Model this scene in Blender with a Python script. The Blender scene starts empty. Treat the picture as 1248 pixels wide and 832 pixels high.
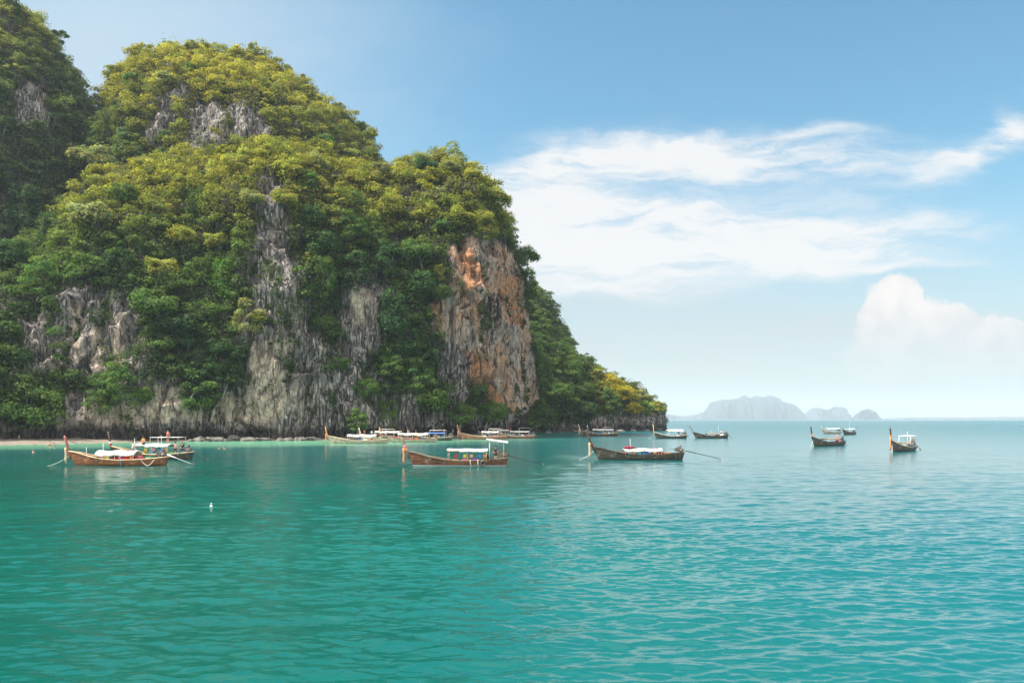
import bpy, bmesh, math, random
import numpy as np
from mathutils import Vector, Matrix
R = math.radians
random.seed(7)
RNG = np.random.default_rng(11)
S = bpy.context.scene
COL = S.collection

# ------------------------------------------------------------------ camera
F = 970.7          # focal length in photo pixels (28 mm on 36 mm, 1248 px wide)
HOR = 510.5        # horizon row in the photo
CAMH = 5.0
cam_d = bpy.data.cameras.new('camera')
cam = bpy.data.objects.new('camera', cam_d); COL.objects.link(cam)
cam.location = (0, 0, CAMH); cam.rotation_euler = (R(90), 0, 0)
cam_d.lens = 28.0; cam_d.sensor_width = 36.0
cam_d.shift_y = (HOR - 416.0) / 1248.0
cam_d.clip_start = 0.1; cam_d.clip_end = 60000
S.camera = cam

# ------------------------------------------------------------------ sun, sky, exposure
SUN_EL, SUN_AZ = 56.0, -99.0           # azimuth from +Y, clockwise towards +X
sd = Vector((math.sin(R(SUN_AZ)) * math.cos(R(SUN_EL)), math.cos(R(SUN_AZ)) * math.cos(R(SUN_EL)), math.sin(R(SUN_EL))))
sun_d = bpy.data.lights.new('sun', 'SUN'); sun_d.energy = 5.0; sun_d.angle = R(0.5); sun_d.color = (1.0, 0.93, 0.82)
sun = bpy.data.objects.new('sun', sun_d); COL.objects.link(sun)
sun.rotation_euler = (-sd).to_track_quat('-Z', 'Y').to_euler()
S.view_settings.view_transform = 'Standard'; S.view_settings.look = 'None'
S.view_settings.gamma = 1.0; S.view_settings.use_curve_mapping = False
S.view_settings.exposure = 1.08
SKY_STRENGTH = 0.105

class NT:
    """small helper to write node trees"""
    def __init__(s, tree): s.t = tree; tree.nodes.clear()
    def n(s, typ, ins=None, **kw):
        nd = s.t.nodes.new(typ)
        for k, v in kw.items(): setattr(nd, k, v)
        for k, v in (ins or {}).items(): s.set(nd, k, v)
        return nd
    def set(s, nd, k, v):
        sock = nd.inputs[k]
        if hasattr(v, 'outputs'): v = v.outputs[0]
        if isinstance(v, bpy.types.NodeSocket): s.t.links.new(v, sock)
        else:
            if isinstance(v, tuple) and len(v) == 3 and sock.type == 'RGBA': v = v + (1.0,)
            sock.default_value = v
    def math(s, op, a, b=0.0, c=None, clamp=False):
        ins = {0: a, 1: b}
        if c is not None: ins[2] = c
        return s.n('ShaderNodeMath', ins, operation=op, use_clamp=clamp).outputs[0]
    def mix(s, f, a, b, blend='MIX'):
        nd = s.n('ShaderNodeMix', data_type='RGBA', blend_type=blend)
        s.set(nd, 0, f); s.set(nd, 6, a); s.set(nd, 7, b)
        return nd.outputs[2]
    def ramp(s, f, a, b, lo=0.0, hi=1.0, smooth=True):
        nd = s.n('ShaderNodeMapRange', {0: f, 1: a, 2: b, 3: lo, 4: hi}, interpolation_type='SMOOTHSTEP' if smooth else 'LINEAR')
        return nd.outputs[0]
    def noise(s, vec, scale, detail=4.0, rough=0.55, dist=0.0):
        nd = s.n('ShaderNodeTexNoise', {'Vector': vec, 'Scale': scale, 'Detail': detail, 'Roughness': rough, 'Distortion': dist})
        return nd.outputs[0]
    def mapping(s, vec, scale=(1, 1, 1), loc=(0, 0, 0), rot=(0, 0, 0), typ='POINT'):
        return s.n('ShaderNodeMapping', {'Vector': vec, 'Location': loc, 'Rotation': rot, 'Scale': scale}, vector_type=typ).outputs[0]

def build_world():
    w = bpy.data.worlds.new('World'); S.world = w; w.use_nodes = True
    t = NT(w.node_tree)
    sky = t.n('ShaderNodeTexSky', sky_type='NISHITA', sun_disc=False, sun_elevation=R(SUN_EL), sun_rotation=R(SUN_AZ),
              altitude=0.0, air_density=1.0, dust_density=1.0, ozone_density=1.0)
    d = t.n('ShaderNodeTexCoord').outputs['Generated']
    sep = t.n('ShaderNodeSeparateXYZ', {0: d})
    y = t.math('MAXIMUM', t.math('ABSOLUTE', sep.outputs[1]), 0.08)
    u = t.math('DIVIDE', sep.outputs[0], y); v = t.math('DIVIDE', sep.outputs[2], y)
    uv = t.n('ShaderNodeCombineXYZ', {0: u, 1: v, 2: t.math('MULTIPLY', sep.outputs[1], 0.0)}).outputs[0]
    # warped coordinates for wispy edges
    n1 = t.n('ShaderNodeTexNoise', {'Vector': t.mapping(uv, (4.5, 9.0, 1)), 'Scale': 1.0, 'Detail': 6.0, 'Roughness': 0.6})
    wv = t.n('ShaderNodeVectorMath', {0: n1.outputs['Color'], 1: (0.5, 0.5, 0.5)}, operation='SUBTRACT').outputs[0]
    wv = t.n('ShaderNodeVectorMath', {0: wv, 1: (0.20, 0.085, 0.0)}, operation='MULTIPLY').outputs[0]
    uvw = t.n('ShaderNodeVectorMath', {0: uv, 1: wv}, operation='ADD').outputs[0]
    def P(px, py): return ((px - 624) / F, (HOR - py) / F)
    def blob(px, py, rx, ry, rot=0.0, vec=None, lo=1.0, hi=0.0):
        c = P(px, py)
        m = t.mapping(vec or uvw, (rx / F, ry / F, 1), (c[0], c[1], 0), (0, 0, R(rot)), 'TEXTURE')
        ln = t.n('ShaderNodeVectorMath', {0: m}, operation='LENGTH').outputs['Value']
        return t.ramp(ln, hi, lo, 1.0, 0.0)
    def add(*a):
        r = a[0]
        for b in a[1:]: r = t.math('ADD', r, b)
        return r
    # cirrus / stratus sheet
    band = add(
        t.math('MULTIPLY', blob(670, 262, 300, 130, 4), 1.6),
        t.math('MULTIPLY', blob(810, 185, 250, 50, 6), 0.95),
        t.math('MULTIPLY', blob(990, 188, 215, 42, 3), 0.85),
        t.math('MULTIPLY', blob(860, 300, 400, 78, 2), 1.2),
        t.math('MULTIPLY', blob(1080, 296, 220, 50, 4), 0.7),
        t.math('MULTIPLY', blob(1185, 185, 140, 40, 24), 0.85),
        t.math('MULTIPLY', blob(1240, 150, 90, 34, -40), 0.55),
        t.math('MULTIPLY', blob(1010, 160, 90, 20, 12), 0.3),
        t.math('MULTIPLY', blob(1120, 325, 150, 12, 1), 0.35),
        t.math('MULTIPLY', blob(900, 248, 380, 130, 3), 0.34),
        t.math('MULTIPLY', blob(1130, 200, 240, 60, 12), 0.25),
        t.math('MULTIPLY', blob(760, 360, 260, 30, 0), 0.35))
    fine = t.noise(t.mapping(uvw, (5, 26, 1), rot=(0, 0, R(-6))), 1.0, 8.0, 0.62)
    cir = t.math('MULTIPLY', band, t.ramp(fine, 0.30, 0.70, 0.3, 1.35))
    cir = t.ramp(cir, 0.03, 1.25, 0.0, 0.95)
    # thin veil low in the sky
    veil = t.math('MULTIPLY', t.ramp(v, 0.36, 0.06, 0.0, 1.0), t.ramp(t.noise(t.mapping(uv, (1.2, 9, 1)), 1.0, 4.0), 0.3, 0.75, 0.6, 0.95))
    veil_left = t.math('MULTIPLY', blob(110, 70, 560, 360, 0), 0.85)
    # cumulus tower
    nb = t.n('ShaderNodeTexNoise', {'Vector': uv, 'Scale': 22.0, 'Detail': 8.0, 'Roughness': 0.55})
    cw = t.n('ShaderNodeVectorMath', {0: nb.outputs['Color'], 1: (0.5, 0.5, 0.5)}, operation='SUBTRACT').outputs[0]
    cw = t.n('ShaderNodeVectorMath', {0: cw, 1: (0.05, 0.05, 0.0)}, operation='MULTIPLY').outputs[0]
    uvc = t.n('ShaderNodeVectorMath', {0: uv, 1: cw}, operation='ADD').outputs[0]
    def puff(px, py, rx, ry): return blob(px, py, rx, ry, 0, uvc, 1.0, 0.80)
    cu = None
    for a in ((1095, 372, 40, 46), (1078, 395, 46, 40), (1130, 398, 52, 40), (1170, 410, 46, 36), (1215, 420, 46, 34), (1150, 440, 130, 50), (1245, 425, 40, 34)):
        p_ = puff(*a); cu = p_ if cu is None else t.math('MAXIMUM', cu, p_)
    cufade = t.ramp(v, P(0, 495)[1], P(0, 375)[1], 0.0, 0.92)
    cu = t.math('MULTIPLY', cu, cufade)
    cush = t.ramp(t.noise(uvc, 30.0, 5.0), 0.3, 0.7, 0.0, 1.0)
    up = t.ramp(v, P(0, 430)[1], P(0, 340)[1], 0.0, 1.0)
    cucol = t.mix(t.math('MULTIPLY', t.math('ADD', cush, up), 0.5), (3.3, 3.35, 3.5), (4.6, 4.3, 4.05))
    k = t.mix(1.0, sky.outputs[0], (0.56, 0.86, 0.83), 'MULTIPLY')
    k = t.mix(veil, k, (3.02, 2.97, 3.0))
    k = t.mix(veil_left, k, (2.7, 3.3, 3.8))
    k = t.mix(cir, k, (4.15, 4.15, 4.15))
    k = t.mix(cu, k, cucol)
    # unseen bright white sky added behind the viewer and overhead as fill light
    fill_sky = t.math('MULTIPLY', t.math('MAXIMUM', t.ramp(sep.outputs[1], 0.12, -0.35), t.ramp(sep.outputs[2], 0.60, 0.92, 0.0, 0.5)), t.ramp(t.noise(d, 2.2, 4.0), 0.3, 0.6, 0.55, 1.0))
    k = t.mix(fill_sky, k, (12.0, 11.4, 10.7))
    bg = t.n('ShaderNodeBackground', {'Color': k, 'Strength': SKY_STRENGTH})
    out = t.n('ShaderNodeOutputWorld', {'Surface': bg})
build_world()

C = S.cycles
C.max_bounces = 6; C.diffuse_bounces = 2; C.glossy_bounces = 3; C.transmission_bounces = 3
C.transparent_max_bounces = 6; C.volume_bounces = 0
C.use_denoising = True; C.caustics_reflective = False; C.caustics_refractive = False
try: C.sample_clamp_indirect = 6.0
except Exception: pass

# ------------------------------------------------------------------ numpy noise
def _h(ix, iy, iz, seed):
    h = (ix.astype(np.uint32) * np.uint32(374761393) + iy.astype(np.uint32) * np.uint32(668265263)
         + iz.astype(np.uint32) * np.uint32(2147483647 & 1274126177) + np.uint32((seed * 974711) & 0xffffffff))
    h = (h ^ (h >> np.uint32(13))) * np.uint32(1274126177)
    h = h ^ (h >> np.uint32(16))
    return (h & np.uint32(0xffff)).astype(np.float64) / 32767.5 - 1.0
def vnoise(p, seed=0):
    p = np.asarray(p, float) + 1000.0
    i = np.floor(p).astype(np.int64); f = p - i; f = f * f * f * (f * (f * 6 - 15) + 10)
    r = 0
    for dx in (0, 1):
        for dy in (0, 1):
            for dz in (0, 1):
                w = (f[:, 0] if dx else 1 - f[:, 0]) * (f[:, 1] if dy else 1 - f[:, 1]) * (f[:, 2] if dz else 1 - f[:, 2])
                r = r + w * _h(i[:, 0] + dx, i[:, 1] + dy, i[:, 2] + dz, seed)
    return r
def fbm(p, octaves=4, seed=0, gain=0.5):
    a, s, r = 1.0, 1.0, 0
    for o in range(octaves):
        r = r + a * vnoise(p * s, seed + 17 * o); a *= gain; s *= 2.03
    return r
def smooth01(x, a, b):
    t_ = np.clip((x - a) / (b - a), 0, 1); return t_ * t_ * (3 - 2 * t_)
def inpoly(px, py, poly):
    r = np.zeros(px.shape, bool); n = len(poly)
    for i in range(n):
        x1, y1 = poly[i]; x2, y2 = poly[(i + 1) % n]
        c = ((y1 > py) != (y2 > py)) & (px < (x2 - x1) * (py - y1) / ((y2 - y1) or 1e-9) + x1)
        r ^= c
    return r
def proj(P):
    Y = np.maximum(P[:, 1], 1.0)
    return 624 + F * P[:, 0] / Y, HOR - F * (P[:, 2] - CAMH) / Y

# ------------------------------------------------------------------ mesh helpers
def link(name, me, parent=None, mat=None):
    o = bpy.data.objects.new(name, me); COL.objects.link(o)
    if mat is not None and not me.materials: me.materials.append(mat)
    if parent is not None: o.parent = parent
    return o
def tag(o, label=None, cat=None, group=None, kind=None):
    if label: o['label'] = label
    if cat: o['category'] = cat
    if group: o['group'] = group
    if kind: o['kind'] = kind
    return o
def empty(name, loc, rz=0.0):
    o = bpy.data.objects.new(name, None); COL.objects.link(o)
    o.empty_display_size = 0.3
    o.location = loc; o.rotation_euler = (0, 0, rz); return o
def np_mesh(name, V, Q, smooth=False, attrs=None):
    """quads mesh from numpy arrays"""
    me = bpy.data.meshes.new(name)
    V = np.ascontiguousarray(V, np.float32); Q = np.ascontiguousarray(Q, np.int32)
    k = Q.shape[1]
    me.vertices.add(len(V)); me.vertices.foreach_set('co', V.ravel())
    me.loops.add(Q.size); me.loops.foreach_set('vertex_index', Q.ravel())
    me.polygons.add(len(Q)); me.polygons.foreach_set('loop_start', np.arange(0, Q.size, k, dtype=np.int32))
    me.polygons.foreach_set('use_smooth', np.full(len(Q), smooth, bool))
    for nm, arr in (attrs or {}).items():
        arr = np.ascontiguousarray(arr, np.float32)
        if arr.ndim == 1:
            a = me.attributes.new(nm, 'FLOAT', 'POINT'); a.data.foreach_set('value', arr)
        else:
            a = me.attributes.new(nm, 'FLOAT_COLOR', 'POINT'); a.data.foreach_set('color', arr.ravel())
    me.update(calc_edges=True); me.validate()
    return me
def grid_quads(nu, nv):
    i = np.arange(nu - 1)[:, None] * nv + np.arange(nv - 1)[None, :]
    i = i.ravel()
    return np.stack([i, i + nv, i + nv + 1, i + 1], 1)

class MB:
    """collects simple shapes into ONE mesh"""
    def __init__(s): s.bm = bmesh.new()
    def box(s, c, size, rot=None, bevel=0.0):
        r = bmesh.ops.create_cube(s.bm, size=1.0)
        vs = r['verts']
        bmesh.ops.scale(s.bm, vec=size, verts=vs)
        if bevel:
            es = list({e for v in vs for e in v.link_edges})
            g = bmesh.ops.bevel(s.bm, geom=es, offset=bevel, segments=2, affect='EDGES', profile=0.5)
            vs = list({v for f in g['faces'] for v in f.verts} | {v for v in vs if v.is_valid})
        M = Matrix.Translation(c) @ (rot if rot is not None else Matrix.Identity(4))
        bmesh.ops.transform(s.bm, matrix=M, verts=vs); return s
    def tube(s, pts, rad, seg=8, caps=True):
        pts = [Vector(p) for p in pts]; n = len(pts)
        rad = rad if isinstance(rad, (list, tuple)) else [rad] * n
        rings = []
        for i, p in enumerate(pts):
            d = (pts[min(i + 1, n - 1)] - pts[max(i - 1, 0)]).normalized()
            a = d.cross(Vector((0, 0, 1)) if abs(d.z) < 0.9 else Vector((1, 0, 0))).normalized(); b = d.cross(a)
            rings.append([s.bm.verts.new(p + (a * math.cos(2 * math.pi * k / seg) + b * math.sin(2 * math.pi * k / seg)) * rad[i]) for k in range(seg)])
        for i in range(n - 1):
            for k in range(seg):
                s.bm.faces.new((rings[i][k], rings[i][(k + 1) % seg], rings[i + 1][(k + 1) % seg], rings[i + 1][k]))
        if caps:
            s.bm.faces.new(rings[0][::-1]); s.bm.faces.new(rings[-1])
        return s
    def ball(s, c, r, sub=2, scale=(1, 1, 1), jitter=0.0):
        g = bmesh.ops.create_icosphere(s.bm, subdivisions=sub, radius=r)
        for v in g['verts']:
            if jitter: v.co *= 1 + random.uniform(-jitter, jitter)
            v.co = Vector(c) + Vector((v.co.x * scale[0], v.co.y * scale[1], v.co.z * scale[2]))
        return s
    def grid(s, rows):
        vs = [[s.bm.verts.new(p) for p in r] for r in rows]
        for i in range(len(vs) - 1):
            for j in range(len(vs[0]) - 1):
                s.bm.faces.new((vs[i][j], vs[i + 1][j], vs[i + 1][j + 1], vs[i][j + 1]))
        return s
    def mesh(s, name, smooth=True):
        bmesh.ops.recalc_face_normals(s.bm, faces=s.bm.faces)
        me = bpy.data.meshes.new(name); s.bm.to_mesh(me); s.bm.free()
        for p in me.polygons: p.use_smooth = smooth
        return me
    def obj(s, name, mat, parent=None, smooth=False):
        return link(name, s.mesh(name, smooth), parent, mat)

# ------------------------------------------------------------------ materials
def material(name):
    m = bpy.data.materials.new(name); m.use_nodes = True
    t = NT(m.node_tree)
    return m, t, t.n('ShaderNodeOutputMaterial')
def simple_mat(name, c1, c2, scale=3.0, rough=0.6, stretch=(1, 1, 1), bump=0.0):
    m, t, out = material(name)
    co = t.n('ShaderNodeTexCoord').outputs['Object']
    nz = t.noise(t.mapping(co, stretch), scale, 5.0, 0.6)
    b = t.n('ShaderNodeBsdfPrincipled', {'Base Color': t.mix(t.ramp(nz, 0.32, 0.68), c1, c2), 'Roughness': rough})
    if bump: t.set(b, 'Normal', t.n('ShaderNodeBump', {'Strength': bump, 'Height': nz, 'Distance': 0.03}).outputs[0])
    t.set(out, 'Surface', b); return m

def rock_material():
    m, t, out = material('limestone')
    co = t.n('ShaderNodeTexCoord').outputs['Object']
    at = lambda nm: t.n('ShaderNodeAttribute', attribute_name=nm).outputs['Fac']
    org, pale, dark, veg = at('orange'), at('pale'), at('dark'), at('veg')
    big = t.noise(t.mapping(co, (1, 1, 0.45)), 0.16, 4.0, 0.6)
    streak = t.noise(t.mapping(co, (1, 1, 0.15)), 0.7, 7.0, 0.68, 0.15)
    streak2 = t.noise(t.mapping(co, (1, 1, 0.10)), 1.9, 6.0, 0.68, 0.1)
    fine = t.noise(co, 1.3, 8.0, 0.75)
    pits = t.noise(t.mapping(co, (1, 1, 0.42)), 0.62, 6.0, 0.72)
    ledge = t.noise(t.mapping(co, (0.3, 0.3, 1.6)), 0.5, 5.0, 0.7)
    c = t.mix(t.ramp(streak, 0.38, 0.62), (0.075, 0.072, 0.078), (0.33, 0.31, 0.30))
    c = t.mix(t.math('MULTIPLY', t.ramp(streak2, 0.51, 0.60), 0.85), c, (0.76, 0.69, 0.62))
    c = t.mix(t.math('MULTIPLY', t.ramp(big, 0.48, 0.68), 0.6), c, (0.50, 0.40, 0.335))
    c = t.mix(t.math('MULTIPLY', t.ramp(fine, 0.35, 0.5, 1.0, 0.0), 0.5), c, (0.10, 0.10, 0.10))
    pal = t.mix(t.ramp(t.math('ADD', t.math('MULTIPLY', streak, 0.6), t.math('MULTIPLY', fine, 0.4)), 0.42, 0.58), (0.42, 0.34, 0.28), (0.84, 0.71, 0.57))
    c = t.mix(pale, c, pal)
    og = t.mix(t.ramp(t.math('ADD', t.math('MULTIPLY', big, 0.6), t.math('MULTIPLY', fine, 0.4)), 0.43, 0.56), (0.66, 0.53, 0.45), (0.74, 0.39, 0.20))
    og = t.mix(t.math('MULTIPLY', t.ramp(streak2, 0.48, 0.60), 0.7), og, (0.70, 0.64, 0.58))
    og = t.mix(t.math('MULTIPLY', t.ramp(streak, 0.36, 0.48, 1.0, 0.0), 0.7), og, (0.22, 0.20, 0.19))
    c = t.mix(t.math('MULTIPLY', org, 0.82), c, og)
    c = t.mix(t.math('MULTIPLY', at('hot'), t.math('MULTIPLY', t.ramp(streak2, 0.40, 0.58, 0.15, 1.0), t.ramp(fine, 0.36, 0.55, 0.4, 1.0))), c, (0.72, 0.29, 0.10))
    blk = t.math('MULTIPLY', t.ramp(t.math('ADD', t.math('MULTIPLY', streak2, 0.5), t.math('MULTIPLY', pits, 0.5)), 0.42, 0.50, 1.0, 0.0), 0.9)
    blk = t.math('MULTIPLY', blk, t.ramp(t.math('MAXIMUM', org, pale), 0.0, 1.0, 1.0, 0.5))
    c = t.mix(blk, c, (0.04, 0.04, 0.043))
    c = t.mix(t.math('MULTIPLY', at('cave_dark'), t.ramp(pits, 0.47, 0.60, 0.97, 0.1)), c, (0.025, 0.024, 0.026))  # darkness of a hollow painted into the rock colour
    c = t.mix(t.math('MULTIPLY', dark, t.ramp(fine, 0.3, 0.6, 1.0, 0.72)), c, (0.022, 0.020, 0.019))
    wco = t.n('ShaderNodeVectorMath', {0: co, 1: t.n('ShaderNodeVectorMath', {0: t.n('ShaderNodeTexNoise', {'Vector': co, 'Scale': 0.35, 'Detail': 4.0}).outputs['Color'], 1: (2.4, 2.4, 2.4)}, operation='MULTIPLY').outputs[0]}, operation='ADD').outputs[0]
    vc = t.n('ShaderNodeTexVoronoi', {'Vector': t.mapping(wco, (1, 1, 0.28)), 'Scale': 0.33}, feature='DISTANCE_TO_EDGE').outputs['Distance']
    vc2 = t.n('ShaderNodeTexVoronoi', {'Vector': t.mapping(wco, (1, 1, 0.4)), 'Scale': 0.8}, feature='DISTANCE_TO_EDGE').outputs['Distance']
    crack = t.math('MAXIMUM', t.math('MULTIPLY', t.ramp(vc, 0.0, 0.10, 1.0, 0.0), 0.85), t.math('MULTIPLY', t.ramp(vc2, 0.0, 0.08, 1.0, 0.0), 0.55))
    crack = t.math('MULTIPLY', crack, t.ramp(pits, 0.42, 0.60, 1.0, 0.15))
    c = t.mix(crack, c, (0.03, 0.03, 0.032))
    moss = t.math('MULTIPLY', t.ramp(t.noise(t.mapping(co, (1, 1, 0.4)), 0.5, 6.0, 0.75), 0.56, 0.64), 0.6)
    moss = t.math('MULTIPLY', moss, t.ramp(t.math('MAXIMUM', org, pale), 0.0, 1.0, 1.0, 0.12))
    c = t.mix(moss, c, (0.065, 0.08, 0.032))
    c = t.mix(t.math('MULTIPLY', veg, t.ramp(fine, 0.25, 0.6, 1.0, 0.75)), c, (0.028, 0.036, 0.016))
    h = t.math('ADD', t.math('ADD', t.math('MULTIPLY', streak, 1.4), t.math('MULTIPLY', streak2, 0.6)), t.math('SUBTRACT', t.math('ADD', t.math('MULTIPLY', fine, 1.2), t.math('MULTIPLY', ledge, 1.2)), t.math('MULTIPLY', crack, 0.8)))
    bp = t.n('ShaderNodeBump', {'Strength': 1.0, 'Height': h, 'Distance': 1.6}).outputs[0]
    b = t.n('ShaderNodeBsdfPrincipled', {'Base Color': c, 'Roughness': 0.92, 'Normal': bp, 'Specular IOR Level': 0.15})
    t.set(out, 'Surface', b); return m

def leaf_material(name, from_object):
    m, t, out = material(name)
    if from_object:
        oi = t.n('ShaderNodeObjectInfo'); base = oi.outputs['Color']
        at = t.n('ShaderNodeAttribute', attribute_name='tone')
        c = t.mix(1.0, base, at.outputs['Color'], 'MULTIPLY')
    else:
        c = t.n('ShaderNodeAttribute', attribute_name='tone').outputs['Color']
    d = t.n('ShaderNodeBsdfPrincipled', {'Base Color': c, 'Roughness': 0.7, 'Specular IOR Level': 0.12})
    tc = t.mix(1.0, c, (1.3, 1.35, 0.55), 'MULTIPLY')
    tr = t.n('ShaderNodeBsdfTranslucent', {'Color': tc})
    mx = t.n('ShaderNodeMixShader', {0: 0.38, 1: d.outputs[0], 2: tr.outputs[0]})
    t.set(out, 'Surface', mx); return m

def water_material():
    m, t, out = material('sea_water')
    geo = t.n('ShaderNodeNewGeometry').outputs['Position']
    sh = t.n('ShaderNodeAttribute', attribute_name='shallow').outputs['Fac']
    op = t.n('ShaderNodeAttribute', attribute_name='open_sea').outputs['Fac']
    patch = t.noise(t.mapping(geo, (0.012, 0.03, 1)), 1.0, 3.0)
    c = t.mix(t.ramp(patch, 0.35, 0.65), (0.0, 0.062, 0.051), (0.0, 0.090, 0.075))
    dp = t.n('ShaderNodeAttribute', attribute_name='deep').outputs['Fac']
    c = t.mix(dp, c, (0.002, 0.086, 0.094))
    c = t.mix(op, c, (0.006, 0.088, 0.105))
    c = t.mix(sh, c, (0.11, 0.31, 0.20))
    n1 = t.noise(t.mapping(geo, (0.55, 1.0, 1.0), rot=(0, 0, R(8))), 4.4, 3.0, 0.55, 0.3)
    n2 = t.noise(t.mapping(geo, (0.7, 1.1, 1.0), rot=(0, 0, R(-14))), 9.0, 3.0, 0.55)
    h = t.math('ADD', t.math('MULTIPLY', n1, 0.016), t.math('MULTIPLY', n2, 0.0075))
    bp = t.n('ShaderNodeBump', {'Strength': 1.0, 'Height': h, 'Distance': 1.0}).outputs[0]
    b = t.n('ShaderNodeBsdfPrincipled', {'Base Color': c, 'Roughness': t.math('ADD', t.math('MULTIPLY', op, 0.22), 0.055), 'IOR': 1.4, 'Specular IOR Level': 0.5, 'Normal': bp})
    t.set(out, 'Surface', b); return m

ROCK = rock_material()
LEAF = leaf_material('foliage', True)
UNDER = leaf_material('undergrowth_leaves', False)
BARK = simple_mat('bark', (0.16, 0.145, 0.12), (0.34, 0.31, 0.27), 2.0, 0.9, (3, 3, 0.5))
SAND = simple_mat('sand', (0.10, 0.085, 0.068), (0.20, 0.165, 0.13), 0.6, 0.95)
WATER = water_material()
# __STRUCTURE__
# ------------------------------------------------------------------ cliffs and hills
def col_world(px, pts, dpy):
    """a column of (row, distance) pairs in the photo -> world points, foot pushed under water"""
    Y = np.array([p[1] for p in pts], float); py = np.array([p[0] for p in pts], float) + dpy
    X = (px - 624) / F * Y; Z = CAMH + (HOR - py) / F * Y
    return np.stack([X, Y, Z], 1)
def resample(P, n):
    d = np.r_[0, np.cumsum(np.linalg.norm(np.diff(P, axis=0), axis=1))]
    t_ = np.linspace(0, d[-1], n)
    return np.stack([np.interp(t_, d, P[:, k]) for k in range(3)], 1)
def gsmooth(A, sig, axis):
    if sig <= 0: return A
    r = int(3 * sig) + 1
    k = np.exp(-0.5 * (np.arange(-r, r + 1) / sig) ** 2); k /= k.sum()
    pad = [(0, 0)] * A.ndim; pad[axis] = (r, r)
    B = np.pad(A, pad, mode='edge')
    return np.apply_along_axis(lambda x: np.convolve(x, k, 'valid'), axis, B)
class Mass: pass
MASSES = []
def mass(name, cols, step, amp, seed, dpy=0.0, foot_in=True, thick=60.0, notch=0.0, label=None):
    nvk = 90
    K = []
    for px, pts in cols:
        P = col_world(px, pts, dpy)
        if foot_in: P[0, 2] = -2.0
        K.append(resample(P, nvk))
    K = np.array(K)
    # both ends turn back into the hill, so that the mass is closed
    def back(e, d):
        q = e.copy(); s_ = (q[:, 1] + d) / q[:, 1]
        q[:, 0] *= s_; q[:, 1] += d; q[:, 2] = np.where(q[:, 2] > 0, q[:, 2] * 0.75, q[:, 2]); return q
    K = np.concatenate([back(K[0], thick * 0.6)[None], K, back(K[-1], thick * 0.6)[None]])
    d = np.r_[0, np.cumsum(np.maximum(np.linalg.norm(np.diff(K[:, nvk // 3], axis=0), axis=1), 2.0))]
    nu = int(d[-1] / step); tt = np.linspace(0, d[-1], nu)
    G = np.zeros((nu, nvk, 3))
    for j in range(nvk):
        for k in range(3): G[:, j, k] = np.interp(tt, d, K[:, j, k])
    G = gsmooth(G, 2.2 / step, 0)
    G = gsmooth(G, 1.6, 1)
    hgt = np.linalg.norm(np.diff(G, axis=1), axis=2).sum(1).max()
    nv = int(hgt / step)
    tv = np.linspace(0, nvk - 1, nv); H = np.zeros((nu, nv, 3))
    j0 = np.minimum(tv.astype(int), nvk - 2); f = (tv - j0)[None, :, None]
    H = G[:, j0] * (1 - f) + G[:, j0 + 1] * f
    # normals of the smooth sheet
    du = np.gradient(H, axis=0); dv = np.gradient(H, axis=1)
    N = np.cross(du, dv); N /= np.maximum(np.linalg.norm(N, axis=2, keepdims=True), 1e-6)
    flat = H.reshape(-1, 3); Nf = N.reshape(-1, 3)
    a1, a2, a3 = amp
    D = a1 * fbm(flat * (1 / 21.0, 1 / 21.0, 1 / 34.0), 3, seed)
    D += a2 * (1 - 2 * np.abs(fbm(flat * (1 / 5.5, 1 / 5.5, 1 / 22.0), 3, seed + 5)))
    D += a3 * fbm(flat * (1 / 1.7, 1 / 1.7, 1 / 4.0), 3, seed + 9)
    rd = 1 - np.abs(fbm(flat * (1 / 3.2, 1 / 3.2, 1 / 11.0), 2, seed + 21)) * 1.6
    D += 0.55 * a2 * rd
    lg = fbm(flat * (1 / 14.0, 1 / 14.0, 1 / 3.4), 2, seed + 27)
    D += 0.35 * a2 * lg
    cr = np.abs(vnoise(flat * (1 / 6.5, 1 / 6.5, 1 / 30.0) + 0.15 * vnoise(flat / 3.0, seed + 2)[:, None], seed + 33))
    D -= 1.5 * a2 * smooth01(cr, 0.10, 0.0)          # deep vertical cracks
    z = flat[:, 2]
    if notch:
        D -= notch * np.exp(-((z - 1.2) / 1.6) ** 2) * smooth01(vnoise(flat / 9.0, seed + 3), -0.8, 0.4)
    fade = smooth01(z, -2.5, 1.0) * 0.8 + 0.2
    flat = flat + Nf * (D * fade)[:, None]
    H = flat.reshape(nu, nv, 3)
    # the far side: over the top and down behind
    tops = H[:, -1]
    extra = []
    for dy, fz in ((10, 0.98), (25, 0.9), (45, 0.62), (thick, 0.3), (thick * 1.1, -0.02)):
        e = tops.copy(); e[:, 1] += dy; e[:, 0] *= (tops[:, 1] + dy) / tops[:, 1]; e[:, 2] = np.where(fz > 0, e[:, 2] * fz, -2.0); extra.append(e)
    H = np.concatenate([H, np.stack(extra, 1)], 1)
    m = Mass(); m.name, m.nu, m.nv, m.H, m.front = name, nu, H.shape[1], H, nv
    m.V = H.reshape(-1, 3); m.Q = grid_quads(nu, H.shape[1])
    m.Q = m.Q[:, ::1]
    du = np.gradient(H, axis=0); dv = np.gradient(H, axis=1)
    N = np.cross(du, dv); m.N = (N / np.maximum(np.linalg.norm(N, axis=2, keepdims=True), 1e-6)).reshape(-1, 3)
    m.isfront = np.tile(np.arange(H.shape[1]) < nv, nu)
    m.label = label
    MASSES.append(m); return m

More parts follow.
